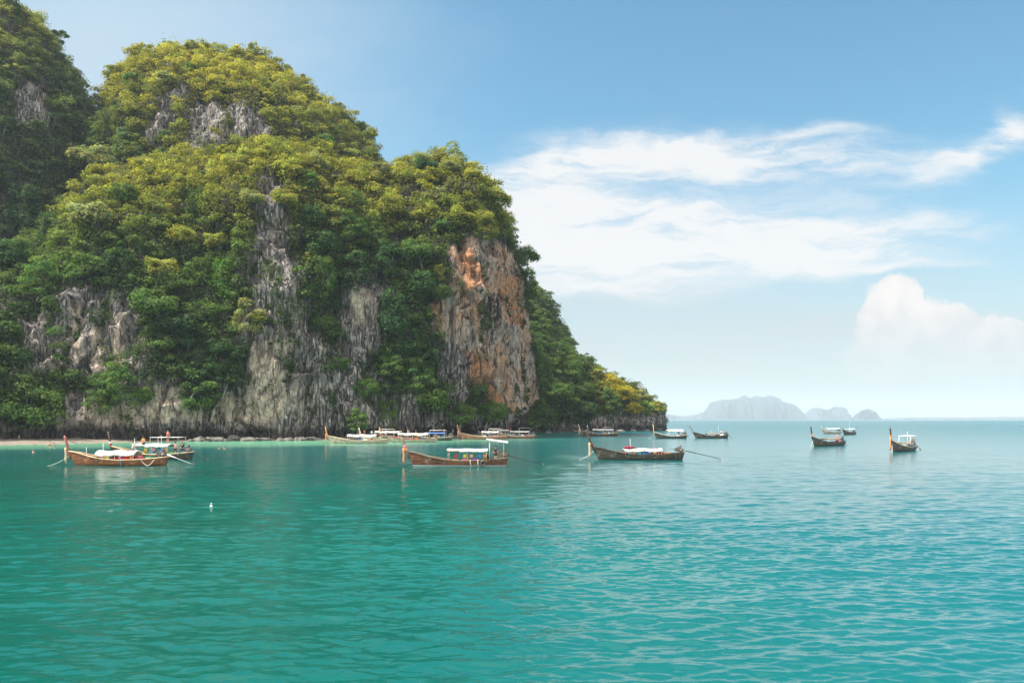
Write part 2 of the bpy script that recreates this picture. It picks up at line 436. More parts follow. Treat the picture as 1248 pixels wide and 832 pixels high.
left_peak = mass('left_peak', [
    (-420, [(540, 222), (300, 226), (100, 236), (0, 262), (-20, 290)]),
    (-260, [(540, 225), (300, 230), (100, 238), (-70, 262), (-100, 290)]),
    (-150, [(540, 228), (300, 232), (120, 238), (-60, 258), (-105, 290)]),
    (-50, [(540, 232), (300, 236), (150, 240), (40, 250), (-30, 272), (-55, 292)]),
    (0, [(540, 236), (300, 240), (150, 244), (60, 254), (18, 272), (-4, 290)]),
    (40, [(540, 240), (300, 245), (160, 250), (80, 260), (42, 275), (28, 290)]),
    (72, [(540, 248), (300, 252), (180, 258), (110, 268), (72, 285)]),
    (92, [(540, 258), (300, 262), (190, 268), (130, 278), (104, 292)]),
    (103, [(540, 270), (300, 273), (200, 278), (150, 286), (132, 296)]),
    (112, [(540, 284), (300, 286), (210, 292), (180, 298)])], 0.9, (3.2, 1.5, 0.4), 31, dpy=5, foot_in=False)
main_dome = mass('main_dome', [
    (40, [(320, 272), (230, 276), (180, 282), (160, 292)]),
    (70, [(310, 262), (220, 267), (172, 275), (152, 290)]),
    (110, [(300, 255), (200, 262), (155, 270), (136, 290)]),
    (130, [(300, 250), (200, 256), (140, 264), (106, 288)]),
    (155, [(300, 247), (200, 252), (130, 260), (95, 275), (82, 295)]),
    (178, [(300, 245), (200, 249), (140, 255), (95, 266), (72, 280), (64, 300)]),
    (205, [(300, 245), (200, 248), (150, 252), (100, 262), (68, 280), (58, 305)]),
    (250, [(300, 243), (200, 246), (140, 250), (90, 262), (64, 285), (55, 312)]),
    (300, [(300, 245), (200, 249), (150, 254), (100, 266), (70, 288), (60, 315)]),
    (350, [(300, 250), (210, 254), (160, 262), (118, 275), (92, 296), (84, 315)]),
    (400, [(300, 258), (220, 263), (170, 272), (138, 286), (119, 310)]),
    (440, [(300, 268), (230, 273), (190, 282), (165, 296), (154, 312)]),
    (462, [(300, 280), (240, 284), (208, 292), (188, 310)]),
    (474, [(300, 292), (240, 296), (215, 305)])], 0.9, (3.0, 1.6, 0.5), 47, dpy=15, foot_in=False)
cliff = mass('cliff', [
    (-420, [(560, 146), (500, 147), (430, 151), (380, 160), (340, 175), (315, 192)]),
    (-150, [(552, 156), (490, 157), (420, 161), (370, 170), (330, 184), (308, 200)]),
    (0, [(541, 168), (480, 169), (420, 172), (370, 179), (330, 190), (305, 204), (292, 214)]),
    (75, [(538, 176), (480, 177), (420, 179), (355, 184), (312, 194), (285, 206), (268, 220)]),
    (118, [(537, 178), (480, 179), (400, 182), (340, 188), (285, 198), (238, 211), (215, 226)]),
    (200, [(537, 181), (490, 182), (420, 184), (350, 192), (280, 204), (222, 218), (188, 238)]),
    (265, [(537, 183), (480, 185), (400, 190), (330, 197), (260, 208), (205, 222), (178, 240)]),
    (310, [(536, 186), (490, 187), (400, 190), (330, 193), (260, 198), (215, 207), (184, 225), (172, 240)]),
    (345, [(536, 186), (490, 188), (400, 190), (330, 193), (260, 199), (212, 208), (182, 225), (172, 240)]),
    (385, [(536, 190), (490, 192), (400, 196), (330, 201), (260, 209), (205, 225), (182, 245)]),
    (430, [(535, 194), (480, 195), (400, 198), (340, 203), (270, 214), (218, 230), (198, 250)]),
    (475, [(534, 198), (470, 200), (400, 204), (330, 211), (260, 222), (218, 236), (204, 255)]),
    (530, [(533, 205), (470, 206), (400, 207), (320, 211), (260, 218), (218, 230), (195, 250)]),
    (580, [(532, 211), (480, 212), (400, 211), (320, 212), (270, 217), (232, 226), (206, 248)]),
    (606, [(531, 219), (500, 221), (420, 219), (340, 220), (290, 226), (258, 238), (246, 255)]),
    (625, [(530, 230), (505, 232), (440, 231), (370, 231), (320, 240), (308, 256)]),
    (636, [(529, 243), (500, 244), (450, 244), (400, 250), (375, 262)]),
    (643, [(527, 262), (500, 262), (470, 264), (445, 275)])], 0.55, (2.8, 1.5, 0.5), 5, dpy=10, notch=2.4)
back_dome = mass('back_dome', [
    (590, [(520, 330), (420, 335), (360, 345), (335, 365)]),
    (636, [(520, 335), (420, 340), (372, 350), (340, 370)]),
    (660, [(520, 340), (430, 346), (388, 356), (360, 374)]),
    (677, [(520, 350), (440, 356), (408, 364), (391, 378)]),
    (685, [(520, 364), (450, 368), (420, 380)])], 1.0, (2.2, 1.2, 0.4), 71, foot_in=False)
headland = mass('headland', [
    (630, [(527, 300), (480, 305), (430, 315), (395, 335), (378, 355)]),
    (660, [(527, 304), (490, 308), (440, 318), (412, 335), (394, 352)]),
    (690, [(526, 312), (490, 316), (458, 326), (438, 340), (430, 352)]),
    (715, [(525, 320), (500, 323), (475, 330), (458, 342), (452, 354)]),
    (745, [(525, 326), (500, 329), (480, 335), (466, 346), (460, 358)]),
    (768, [(525, 330), (505, 332), (492, 338), (480, 348), (475, 358)]),
    (788, [(524, 334), (510, 335), (500, 340), (491, 350), (488, 358)]),
    (801, [(524, 342), (512, 342), (504, 347), (499, 355)]),
    (806, [(524, 352), (516, 352), (509, 358)])], 0.8, (1.6, 1.2, 0.45), 83, dpy=4, notch=2.0, thick=40)

# what is bare rock and what its stains are, plus painted cave darkness: patches on the wall, traced where they are
GREY = [
    [(196, 118), (215, 100), (228, 112), (218, 150), (196, 190), (172, 190), (180, 150)],
    [(240, 128), (300, 122), (330, 140), (322, 172), (250, 178), (222, 190), (230, 150)],
    [(318, 205), (345, 215), (352, 300), (372, 360), (395, 420), (402, 500), (300, 500), (298, 380), (312, 300)],
    [(408, 345), (440, 326), (478, 320), (482, 410), (446, 432), (408, 420)],
    [(400, 420), (440, 430), (470, 470), (470, 530), (400, 530)],
    [(72, 358), (120, 345), (170, 375), (178, 470), (120, 468), (76, 450)],
    [(24, 390), (70, 378), (72, 448), (34, 450)],
    [(60, 478), (180, 462), (330, 474), (360, 490), (560, 500), (640, 512), (640, 540), (0, 545), (0, 525), (60, 510)],
    [(18, 105), (55, 92), (62, 130), (50, 165), (22, 150)],
    [(540, 395), (572, 420), (580, 470), (560, 500), (535, 470)],
    [(478, 470), (520, 480), (530, 520), (478, 520)],
    [(740, 500), (770, 490), (815, 492), (815, 530), (700, 530), (712, 516)]]
ORANGE = [[(546, 300), (575, 284), (602, 288), (632, 315), (646, 400), (654, 490), (640, 506), (606, 500), (580, 462), (568, 420), (530, 415), (522, 372), (548, 352)]]
HOT = [[(560, 306), (580, 302), (572, 350), (562, 350)], [(606, 330), (634, 335), (640, 395), (612, 390)], [(566, 425), (585, 430), (622, 500), (604, 506), (574, 470)], [(572, 320), (592, 318), (594, 350), (574, 350)], [(618, 340), (632, 345), (634, 382), (622, 380)], [(572, 440), (590, 450), (612, 500), (600, 500), (578, 468)], [(526, 365), (540, 360), (540, 395), (528, 395)]]
PALE = [[(304, 420), (338, 412), (352, 420), (346, 470), (352, 488), (306, 490), (302, 450)], [(112, 400), (124, 398), (125, 450), (113, 452)], [(84, 372), (100, 368), (104, 440), (88, 440)], [(140, 380), (152, 385), (150, 440), (138, 440)], [(180, 470), (200, 470), (330, 485), (330, 515), (180, 515)], [(100, 490), (180, 490), (180, 518), (100, 518)], [(425, 350), (450, 350), (445, 395), (430, 400)], [(300, 492), (350, 488), (352, 510), (300, 515)],
        [(560, 300), (570, 290), (566, 420), (556, 420)], [(636, 400), (650, 400), (654, 490), (640, 500)]]
CAVE_DARK = [[(578, 362), (600, 355), (615, 362), (612, 390), (600, 400), (598, 425), (588, 420), (584, 395)], [(622, 500), (655, 496), (655, 530), (622, 530)]]  # cave darkness painted near black; the wall has no hollow here
def region(px, py, polys, warp, seed, P, soft=2):
    r = np.zeros(len(px))
    for k in range(soft):
        wx = warp * fbm(P / 7.0, 3, seed + 31 * k); wy = warp * fbm(P / 7.0, 3, seed + 31 * k + 7)
        s_ = np.zeros(len(px), bool)
        for pl in polys: s_ |= inpoly(px + wx, py + wy, pl)
        r += s_
    return r / soft
for m in MASSES:
    px, py = proj(m.V); P = m.V
    m.px, m.py = px, py
    g = region(px, py, GREY, 9, 3, P); o = region(px, py, ORANGE, 5, 41, P)
    if m.name not in ('cliff',): o[:] = 0
    if m.name == 'left_peak': g = region(px, py, GREY[8:9], 8, 3, P)
    if m.name == 'main_dome': g = region(px, py, GREY[:2], 10, 3, P)
    if m.name in ('back_dome',): g[:] = 0
    if m.name == 'headland': g = region(px, py, GREY[-1:], 5, 3, P)
    if m.name == 'cliff':
        g = region(px, py, GREY[2:8] + GREY[9:11], 9, 3, P)
    hot = region(px, py, HOT, 6, 61, P) if m.name == 'cliff' else 0 * g
    pale = region(px, py, PALE, 6, 77, P, 3) if m.name == 'cliff' else 0 * g
    cave_dark = region(px, py, CAVE_DARK, 7, 91, P) if m.name == 'cliff' else 0 * g
    m.rock = np.clip(np.maximum(g, o), 0, 1)
    z = P[:, 2]
    tide = smooth01(z + 1.0 * fbm(P / 4.0, 3, 15), 3.5, 1.8)
    m.attrs = {'orange': np.clip(o, 0, 1), 'hot': hot, 'cave_dark': cave_dark, 'pale': pale, 'dark': tide * 0.93,
               'veg': np.clip(1 - m.rock, 0, 1) * smooth01(z, 2.0, 5.0)}
    me = np_mesh(m.name, m.V, m.Q, True, m.attrs)
    m.ob = tag(link(m.name, me, None, ROCK), kind='structure')

# far islands and coasts, pale with distance through the haze
FARGREEN = simple_mat('far_forest', (0.010, 0.028, 0.034), (0.02, 0.04, 0.042), 0.006, 0.95)
def far_island(name, Y, prof, depth, seed):
    px = np.arange(prof[0][0], prof[-1][0] + 0.01, 1.2)
    top = np.interp(px, [p[0] for p in prof], [p[1] for p in prof])
    h = np.maximum((HOR - top) / F * Y, 0.0) + CAMH
    h = h * (1 + 0.05 * fbm(np.stack([px / 5.0, px * 0 + seed, px * 0], 1), 4, seed))
    X = (px - 624) / F * Y
    sh = [(-0.05, 0.0), (0.02, 0.35), (0.08, 0.7), (0.2, 0.92), (0.38, 1.0), (0.6, 0.95), (0.85, 0.6), (1.0, 0.0)]
    rows = []
    for fy, fz in sh:
        nz = fbm(np.stack([X / 60, np.full_like(X, fy * 9), X * 0 + seed], 1), 3, seed)
        rows.append(np.stack([X, Y + fy * depth + 60 * nz, np.where(fz > 0, h * fz * (1 + 0.05 * nz), -2.0)], 1))
    G = np.stack(rows, 1)
    me = np_mesh(name, G.reshape(-1, 3), grid_quads(len(px), len(sh)), True)
    return tag(link(name, me, None, FARGREEN), kind='structure')
YI = 7600
far_island('far_island', YI, [(866, 511), (869, 500), (874, 490), (884, 487), (900, 486), (912, 482.5), (930, 482.5), (945, 481.5), (955, 484), (966, 489), (975, 492), (981, 499), (984, 511)], 500, 3)
far_island('far_island', YI + 900, [(984, 511), (990, 502), (998, 497), (1012, 498), (1022, 495.5), (1031, 496), (1036, 504), (1038, 511)], 300, 5)
far_island('far_island', YI - 300, [(1046, 511), (1048, 503), (1055, 499), (1062, 497.5), (1068, 501), (1072, 508), (1073, 511)], 120, 8)
far_island('far_coast', YI + 1400, [(805, 511), (815, 504), (832, 507), (850, 505), (866, 500), (872, 511)], 200, 12)
far_island('far_coast', YI + 1500, [(1060, 511), (1100, 509), (1140, 508.4), (1180, 508.6), (1230, 507.6), (1300, 507), (1400, 507), (1500, 511)], 200, 14)

# ------------------------------------------------------------------ shore and sea
FOOT = np.array([[(c[0] - 624) / F * c[1], c[1]] for c in
    [(-420, 146), (-150, 156), (0, 168), (80, 176), (125, 178), (200, 181), (265, 183), (310, 186), (385, 190), (430, 194), (475, 198), (530, 205), (580, 211), (612, 219), (632, 230), (642, 243), (648, 262), (655, 300), (690, 312), (745, 326), (788, 334), (806, 352)]])
def foot_distance(X, Y):
    best = np.full(X.shape, 1e9)
    for i in range(len(FOOT) - 1):
        a, b = FOOT[i], FOOT[i + 1]; ab = b - a; L2 = ab @ ab
        t_ = np.clip(((X - a[0]) * ab[0] + (Y - a[1]) * ab[1]) / L2, 0, 1)
        best = np.minimum(best, np.hypot(X - a[0] - t_ * ab[0], Y - a[1] - t_ * ab[1]))
    return best
def build_beach():
    wid = np.interp(np.arange(200), np.linspace(0, 199, 12), [20, 20, 18, 15, 5, 4, 4, 8, 10, 8, 4, 3])
    t_ = np.linspace(0, 14.999, 200); i = t_.astype(int); f = (t_ - i)[:, None]
    c = FOOT[i] * (1 - f) + FOOT[i + 1] * f
    tg = np.gradient(c, axis=0); nrm = np.stack([tg[:, 1], -tg[:, 0]], 1); nrm /= np.linalg.norm(nrm, axis=1, keepdims=True)
    prof = [(-0.4, 2.0), (0.0, 1.5), (0.35, 1.0), (0.7, 0.45), (0.95, 0.08), (1.15, -0.25), (1.6, -0.9), (2.6, -1.9)]
    rows = []
    flatk = np.interp(np.arange(200), [0, 45, 62, 199], [1, 1, 0.3, 0.3])
    for fo, z in prof:
        q = c + nrm * (wid * fo)[:, None]
        zz = z + (0.12 * vnoise(np.stack([q[:, 0] / 3, q[:, 1] / 3, q[:, 0] * 0], 1), 4) if z > 0.2 else 0 * wid)
        rows.append(np.stack([q[:, 0], q[:, 1], np.where(zz > 0, zz * flatk * 0.55, zz)], 1))
    G = np.stack(rows, 1)
    tag(link('beach', np_mesh('beach', G.reshape(-1, 3), grid_quads(200, len(prof)), True), None, SAND), kind='structure')
build_beach()

def build_sea():
    # one polar sheet round the camera: rows spaced by how large they show
    rad = [1.5]
    while rad[-1] < 9500:
        r = rad[-1]
        rad.append(r + max(0.075, min(r * r / (CAMH * F) * 0.34, 0.09 + r * 0.02)))
    rad = np.array(rad)
    a_d = np.linspace(-40, 40, 900)
    a = np.r_[np.linspace(-180, -41, 70), a_d, np.linspace(41, 180, 70)] * math.pi / 180
    A, Rr = np.meshgrid(a, rad, indexing='ij')
    X = Rr * np.sin(A); Y = Rr * np.cos(A)
    step = np.gradient(rad)[None, :]
    Z = np.zeros_like(X)
    rng = np.random.default_rng(4)
    for _ in range(84):
        lam = 0.24 * (5.0 / 0.24) ** (rng.random() ** 1.55)
        th = math.pi / 2 + rng.normal(0, 0.36) + 0.08           # crests lie roughly across the view
        k = 2 * math.pi / lam
        ampl = 0.0053 * min(lam, 1.0) ** 0.85 * max(lam, 1.0) ** 0.25
        ph = rng.random() * 6.283
        w = smooth01(lam / np.maximum(step, 0.02), 1.9, 3.6) * smooth01(lam / (Rr * 0.00155 + 0.01), 1.8, 4.0)
        mod = 0.55 + 0.75 * (0.5 + 0.5 * np.sin(X * 0.11 + Y * 0.07 * math.cos(ph) + ph)) * (0.5 + 0.5 * np.sin(Y * 0.13 - X * 0.05 + 2 * ph))
        s_ = np.sin(k * (math.cos(th) * X + math.sin(th) * Y) + ph + 0.8 * np.sin(0.35 * X / lam ** 0.5 + ph * 3))
        Z += ampl * w * mod * (s_ - 0.25 * np.cos(2 * k * (math.cos(th) * X + math.sin(th) * Y) + 2 * ph))
    Xf, Yf = X.ravel(), Y.ravel()
    near = (Yf > 40) & (Yf < 420) & (Xf > -330) & (Xf < 160)
    dist = np.full(Xf.shape, 999.0); dist[near] = foot_distance(Xf[near], Yf[near])
    wob = 6 * vnoise(np.stack([Xf / 16, Yf / 9, Xf * 0], 1), 2)
    pxw = 624 + F * Xf / np.maximum(Yf, 1)
    sh = smooth01(dist + wob, 54, 22) * smooth01(pxw, 720, 480)
    deep = smooth01(Xf + 3.0 * vnoise(np.stack([Xf / 7, Yf / 22, Xf * 0], 1), 6), -4 + 0.02 * Yf, 9 + 0.09 * Yf)
    op = smooth01(np.log(np.maximum(Yf, 20)), math.log(35), math.log(700))
    me = np_mesh('sea', np.stack([Xf, Yf, Z.ravel()], 1), grid_quads(len(a), len(rad)), True, {'shallow': sh, 'open_sea': op, 'deep': deep})
    tag(link('sea', me, None, WATER), kind='structure')
build_sea()

# haze: the air over the bay
def build_haze():
    m, t, out = material('hazy_air')
    v = t.n('ShaderNodeVolumePrincipled', {'Color': (0.72, 0.87, 1.0), 'Density': HAZE, 'Anisotropy': 0.1})
    t.set(out, 'Volume', v)
    b = MB(); b.box((0, 0, 114), (19800, 19800, 236))
    o = b.obj('haze', m); tag(o, kind='stuff')
HAZE = 1.05e-4
build_haze()

# ------------------------------------------------------------------ foliage
def leaf_quads(cent, nrm, size, rng):
    n = len(cent)
    nrm = nrm / np.maximum(np.linalg.norm(nrm, axis=1, keepdims=True), 1e-6)
    r = rng.normal(size=(n, 3)); u = np.cross(nrm, r); u /= np.maximum(np.linalg.norm(u, axis=1, keepdims=True), 1e-6)
    v = np.cross(nrm, u)
    s = size[:, None]; asp = rng.uniform(0.5, 0.95, (n, 1))
    V = np.stack([cent + u * s * 0.5, cent + v * s * 0.5 * asp + nrm * s * 0.08, cent - u * s * 0.5, cent - v * s * 0.5 * asp - nrm * s * 0.06], 1).reshape(-1, 3)
    return V, np.arange(4 * n).reshape(n, 4)
def rnd_dirs(n, rng):
    d = rng.normal(size=(n, 3)); return d / np.linalg.norm(d, axis=1, keepdims=True)
def puff_leaves(cent, rad, flat, nleaf, size, rng, updrag=0.45):
    """leaves on the shells of many puffs; cent (N,3), rad (N,), flat (N,)"""
    N = len(cent); idx = np.repeat(np.arange(N), nleaf)
    d = rnd_dirs(len(idx), rng)
    low = (d[:, 2] < -0.25) & (rng.random(len(idx)) < 0.7); d[low, 2] *= -1
    sc = np.stack([rad[idx], rad[idx], rad[idx] * flat[idx]], 1)
    shell = rng.uniform(0.62, 1.16, (len(idx), 1))
    lump = 1 + 0.22 * vnoise(d * 2.3 + cent[idx] * 0.37, 3)[:, None]
    p = cent[idx] + d * sc * shell * lump
    n = d / np.maximum(sc, 1e-3) * rad[idx][:, None] + np.array([0, 0, updrag]) + 0.32 * rng.normal(size=d.shape)
    s = size * rng.uniform(0.6, 1.3, len(idx))
    return p, n, s, idx

OLIVE = np.array([0.285, 0.262, 0.042]); GREEN = np.array([0.090, 0.146, 0.032]); DARKG = np.array([0.046, 0.088, 0.028])
COOL = np.array([0.105, 0.145, 0.052]); YELLOW = np.array([0.33, 0.25, 0.012]); PALEO = np.array([0.25, 0.24, 0.085]); BRIGHT = np.array([0.085, 0.16, 0.022])
def zone_tone(m, px, py, rng):  # dry olive with sunlight painted in towards the tops, shaded green below
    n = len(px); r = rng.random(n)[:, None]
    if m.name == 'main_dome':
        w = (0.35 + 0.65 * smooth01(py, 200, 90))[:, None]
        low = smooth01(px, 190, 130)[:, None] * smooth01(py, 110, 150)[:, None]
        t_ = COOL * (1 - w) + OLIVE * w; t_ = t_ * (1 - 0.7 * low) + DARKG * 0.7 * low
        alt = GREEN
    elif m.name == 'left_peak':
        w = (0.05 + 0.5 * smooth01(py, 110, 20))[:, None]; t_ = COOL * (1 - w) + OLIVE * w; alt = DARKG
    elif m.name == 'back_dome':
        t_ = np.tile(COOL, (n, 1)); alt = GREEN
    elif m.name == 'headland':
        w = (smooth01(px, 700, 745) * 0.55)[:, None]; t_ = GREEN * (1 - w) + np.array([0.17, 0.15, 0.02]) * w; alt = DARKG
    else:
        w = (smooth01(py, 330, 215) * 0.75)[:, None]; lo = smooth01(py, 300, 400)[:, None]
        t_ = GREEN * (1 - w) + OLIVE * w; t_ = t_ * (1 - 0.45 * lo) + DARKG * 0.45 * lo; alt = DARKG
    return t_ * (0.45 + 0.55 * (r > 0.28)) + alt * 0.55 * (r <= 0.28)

def undergrowth(m, density, name, leaf=0.55, nleaf=34):
    rng = np.random.default_rng(len(m.V))
    q = m.Q; a = m.V[q]
    ar = 0.5 * np.linalg.norm(np.cross(a[:, 2] - a[:, 0], a[:, 3] - a[:, 1]), axis=1)
    cen = a.mean(1); nr = m.N[q[:, 0]]
    rock = m.rock[q].mean(1)
    view = cen / np.linalg.norm(cen, axis=1, keepdims=True)
    facing = -(nr * view).sum(1)
    vegn = fbm(cen / (6.0, 6.0, 9.0), 3, 101)
    on_rock = np.where(vegn > 0.42, 0.6, 0.0)
    w = ar * np.where(rock > 0.5, on_rock, 1.0) * np.where(facing > -0.35, 1, 0.25) * (cen[:, 2] > 3.2)
    px, py = proj(cen)
    w *= (px > -330) & (px < 830)
    # the foot of the orange wall and the tide line stay bare
    n = int(w.sum() * density)
    k = rng.choice(len(q), n, p=w / w.sum())
    rad = rng.uniform(0.7, 1.9, n) * np.where(rng.random(n) < 0.2, 1.35, 1.0) * np.where(rock[k] > 0.5, 0.6, 1.0)
    c = cen[k] + nr[k] * (rad * 0.35)[:, None] + rng.normal(size=(n, 3)) * 0.35
    flat = np.where(rng.random(n) < 0.25, rng.uniform(1.3, 2.2, n), rng.uniform(0.6, 0.95, n))     # some hang as curtains of vines
    vine = (rock[k] > 0.5) & (rng.random(n) < 0.55)
    flat = np.where(vine, rng.uniform(2.4, 4.2, n), flat)                 # creepers hanging down the bare faces
    p, nn, s, idx = puff_leaves(c, rad, flat, nleaf, leaf, rng)
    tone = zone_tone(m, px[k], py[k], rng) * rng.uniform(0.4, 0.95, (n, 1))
    tcol = tone[idx] * rng.uniform(0.75, 1.25, (len(idx), 1))
    # rounded bushes and small treetops standing out of the cover
    wb = w * (rock <= 0.5); nb = int(wb.sum() * 0.05)
    kb = rng.choice(len(q), nb, p=wb / wb.sum())
    rb = rng.uniform(1.5, 3.1, nb)
    cb = cen[kb] + nr[kb] * (rb * 0.7)[:, None] + np.array([0, 0, 0.4]) * rb[:, None]
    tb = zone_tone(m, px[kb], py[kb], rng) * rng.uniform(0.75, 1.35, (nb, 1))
    sub = 8; off = rnd_dirs(nb * sub, rng); off[:, 2] = np.abs(off[:, 2]) * 0.8 - 0.15
    cs = np.repeat(cb, sub, 0) + off * np.repeat(rb, sub)[:, None] * 0.62
    rs = np.repeat(rb, sub) * rng.uniform(0.36, 0.58, nb * sub)
    p2, n2, s2, i2 = puff_leaves(cs, rs, rng.uniform(0.6, 0.85, nb * sub), 26, leaf * 0.95, rng)
    t2 = np.repeat(tb * 1.0, sub, 0) * rng.uniform(0.8, 1.2, (nb * sub, 1))
    p = np.concatenate([p, p2]); nn = np.concatenate([nn, n2]); s = np.concatenate([s, s2])
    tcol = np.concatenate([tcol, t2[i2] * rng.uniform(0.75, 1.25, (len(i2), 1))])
    V, Q = leaf_quads(p, nn, s, rng)
    col = np.ones((len(V), 4)); col[:, :3] = np.repeat(tcol, 4, 0)
    me = np_mesh(name, V, Q, False, {'tone': col})
    return tag(link(name, me, None, UNDER), kind='stuff')
undergrowth(cliff, 0.42, 'undergrowth')
undergrowth(main_dome, 0.40, 'undergrowth')
undergrowth(left_peak, 0.36, 'undergrowth')
undergrowth(back_dome, 0.34, 'undergrowth', 0.7, 30)
undergrowth(headland, 0.40, 'undergrowth', 0.65, 32)

# ---- trees: a few grown crowns and trunks, shared by every tree of that habit
def crown_and_trunk(habit, seed, r, nleaf, leaf):
    rng = np.random.default_rng(seed)
    h = r * 1.35; cz = h
    pts = []
    if habit == 'umbrella':
        for _ in range(26):
            d = rnd_dirs(1, rng)[0]; d[2] = abs(d[2]); pts.append((d * (0.70, 0.70, 0.66) * rng.uniform(0.6, 1.05) + np.array([0, 0, -0.1]), rng.uniform(0.18, 0.36), 0.74))
    elif habit == 'round':
        for _ in range(30):
            d = rnd_dirs(1, rng)[0]; d[2] = d[2] * 0.9 + 0.1; pts.append((d * 0.68 * rng.uniform(0.7, 1.05), rng.uniform(0.2, 0.36), 0.8))
    elif habit == 'layered':
        for lv, rr in ((-0.55, 0.75), (-0.15, 0.85), (0.25, 0.68), (0.6, 0.36)):
            for _ in range(8):
                an = rng.uniform(0, 6.283); q = rr * rng.uniform(0.55, 1.0)
                pts.append((np.array([math.cos(an) * q, math.sin(an) * q, lv + rng.normal(0, 0.2)]), rng.uniform(0.22, 0.36), 0.62))
    elif habit == 'draped':
        for _ in range(30):
            an = rng.uniform(0, 6.283); zz = rng.uniform(-1.1, 0.75); q = (0.62 - 0.25 * max(zz, 0)) * rng.uniform(0.6, 1.0)
            pts.append((np.array([math.cos(an) * q, math.sin(an) * q, zz]), rng.uniform(0.2, 0.32), 1.25))
    else:  # open: few tufts on visible limbs
        for _ in range(13):
            d = rnd_dirs(1, rng)[0]; d[2] = abs(d[2]) * 0.9 - 0.1; pts.append((d * rng.uniform(0.55, 1.0), rng.uniform(0.17, 0.3), 0.7))
    c = np.array([p[0] for p in pts]) * r + np.array([0, -0.5 * r, cz]); rad = np.array([p[1] for p in pts]) * r; fl = np.array([p[2] for p in pts])
    per = int(nleaf / len(pts))
    p, n, s, idx = puff_leaves(c, rad, fl, per, leaf, rng)
    V, Q = leaf_quads(p, n, s, rng)
    pt = rng.uniform(0.72, 1.3, len(pts))[idx] * rng.uniform(0.75, 1.25, len(idx))
    warm = rng.uniform(-0.12, 0.12, len(pts))[idx]
    grn = np.where(rng.random(len(idx)) < 0.38, rng.uniform(0.45, 0.7, len(idx)), 1.0)      # greener leaves mixed among the lighter ones
    t3 = np.stack([pt * (1 + warm) * grn, pt * (0.6 + 0.4 * grn), pt * (1 - warm)], 1)
    col = np.ones((len(V), 4)); col[:, :3] = np.repeat(t3, 4, 0)
    cm = np_mesh('crown', V, Q, False, {'tone': col}); cm.materials.append(LEAF)
    b = MB(); top = Vector((0, -0.5 * r, cz + 0.1 * r))
    mid = Vector((0.1 * r * rng.normal(), -0.12 * r, cz * 0.5)); tr = 0.055 * r
    b.tube([(0, 0.25 * r, -0.3 * r), (0, 0, 0.1 * r), mid, top], [tr * 1.5, tr * 1.15, tr, tr * 0.55], 7)
    for i in rng.choice(len(pts), min(7, len(pts)), replace=False):
        e = Vector(c[i]); s0 = mid.lerp(top, rng.uniform(0.2, 0.9))
        b.tube([s0, s0.lerp(e, 0.55) + Vector((0, 0, 0.06 * r)), e], [tr * 0.5, tr * 0.34, tr * 0.12], 5)
    tm = b.mesh('trunk'); tm.materials.append(BARK)
    return cm, tm
HAB = {}
for i, (hb, n_) in enumerate((('umbrella', 3), ('round', 3), ('layered', 3), ('draped', 2), ('open', 2))):
    for k in range(n_):
        HAB.setdefault((hb, 'L'), []).append(crown_and_trunk(hb, 100 + 10 * i + k, 5.0, 4200 if hb != 'open' else 2000, 0.46))
        HAB.setdefault((hb, 'S'), []).append(crown_and_trunk(hb, 300 + 10 * i + k, 5.0, 1500 if hb != 'open' else 800, 0.85))

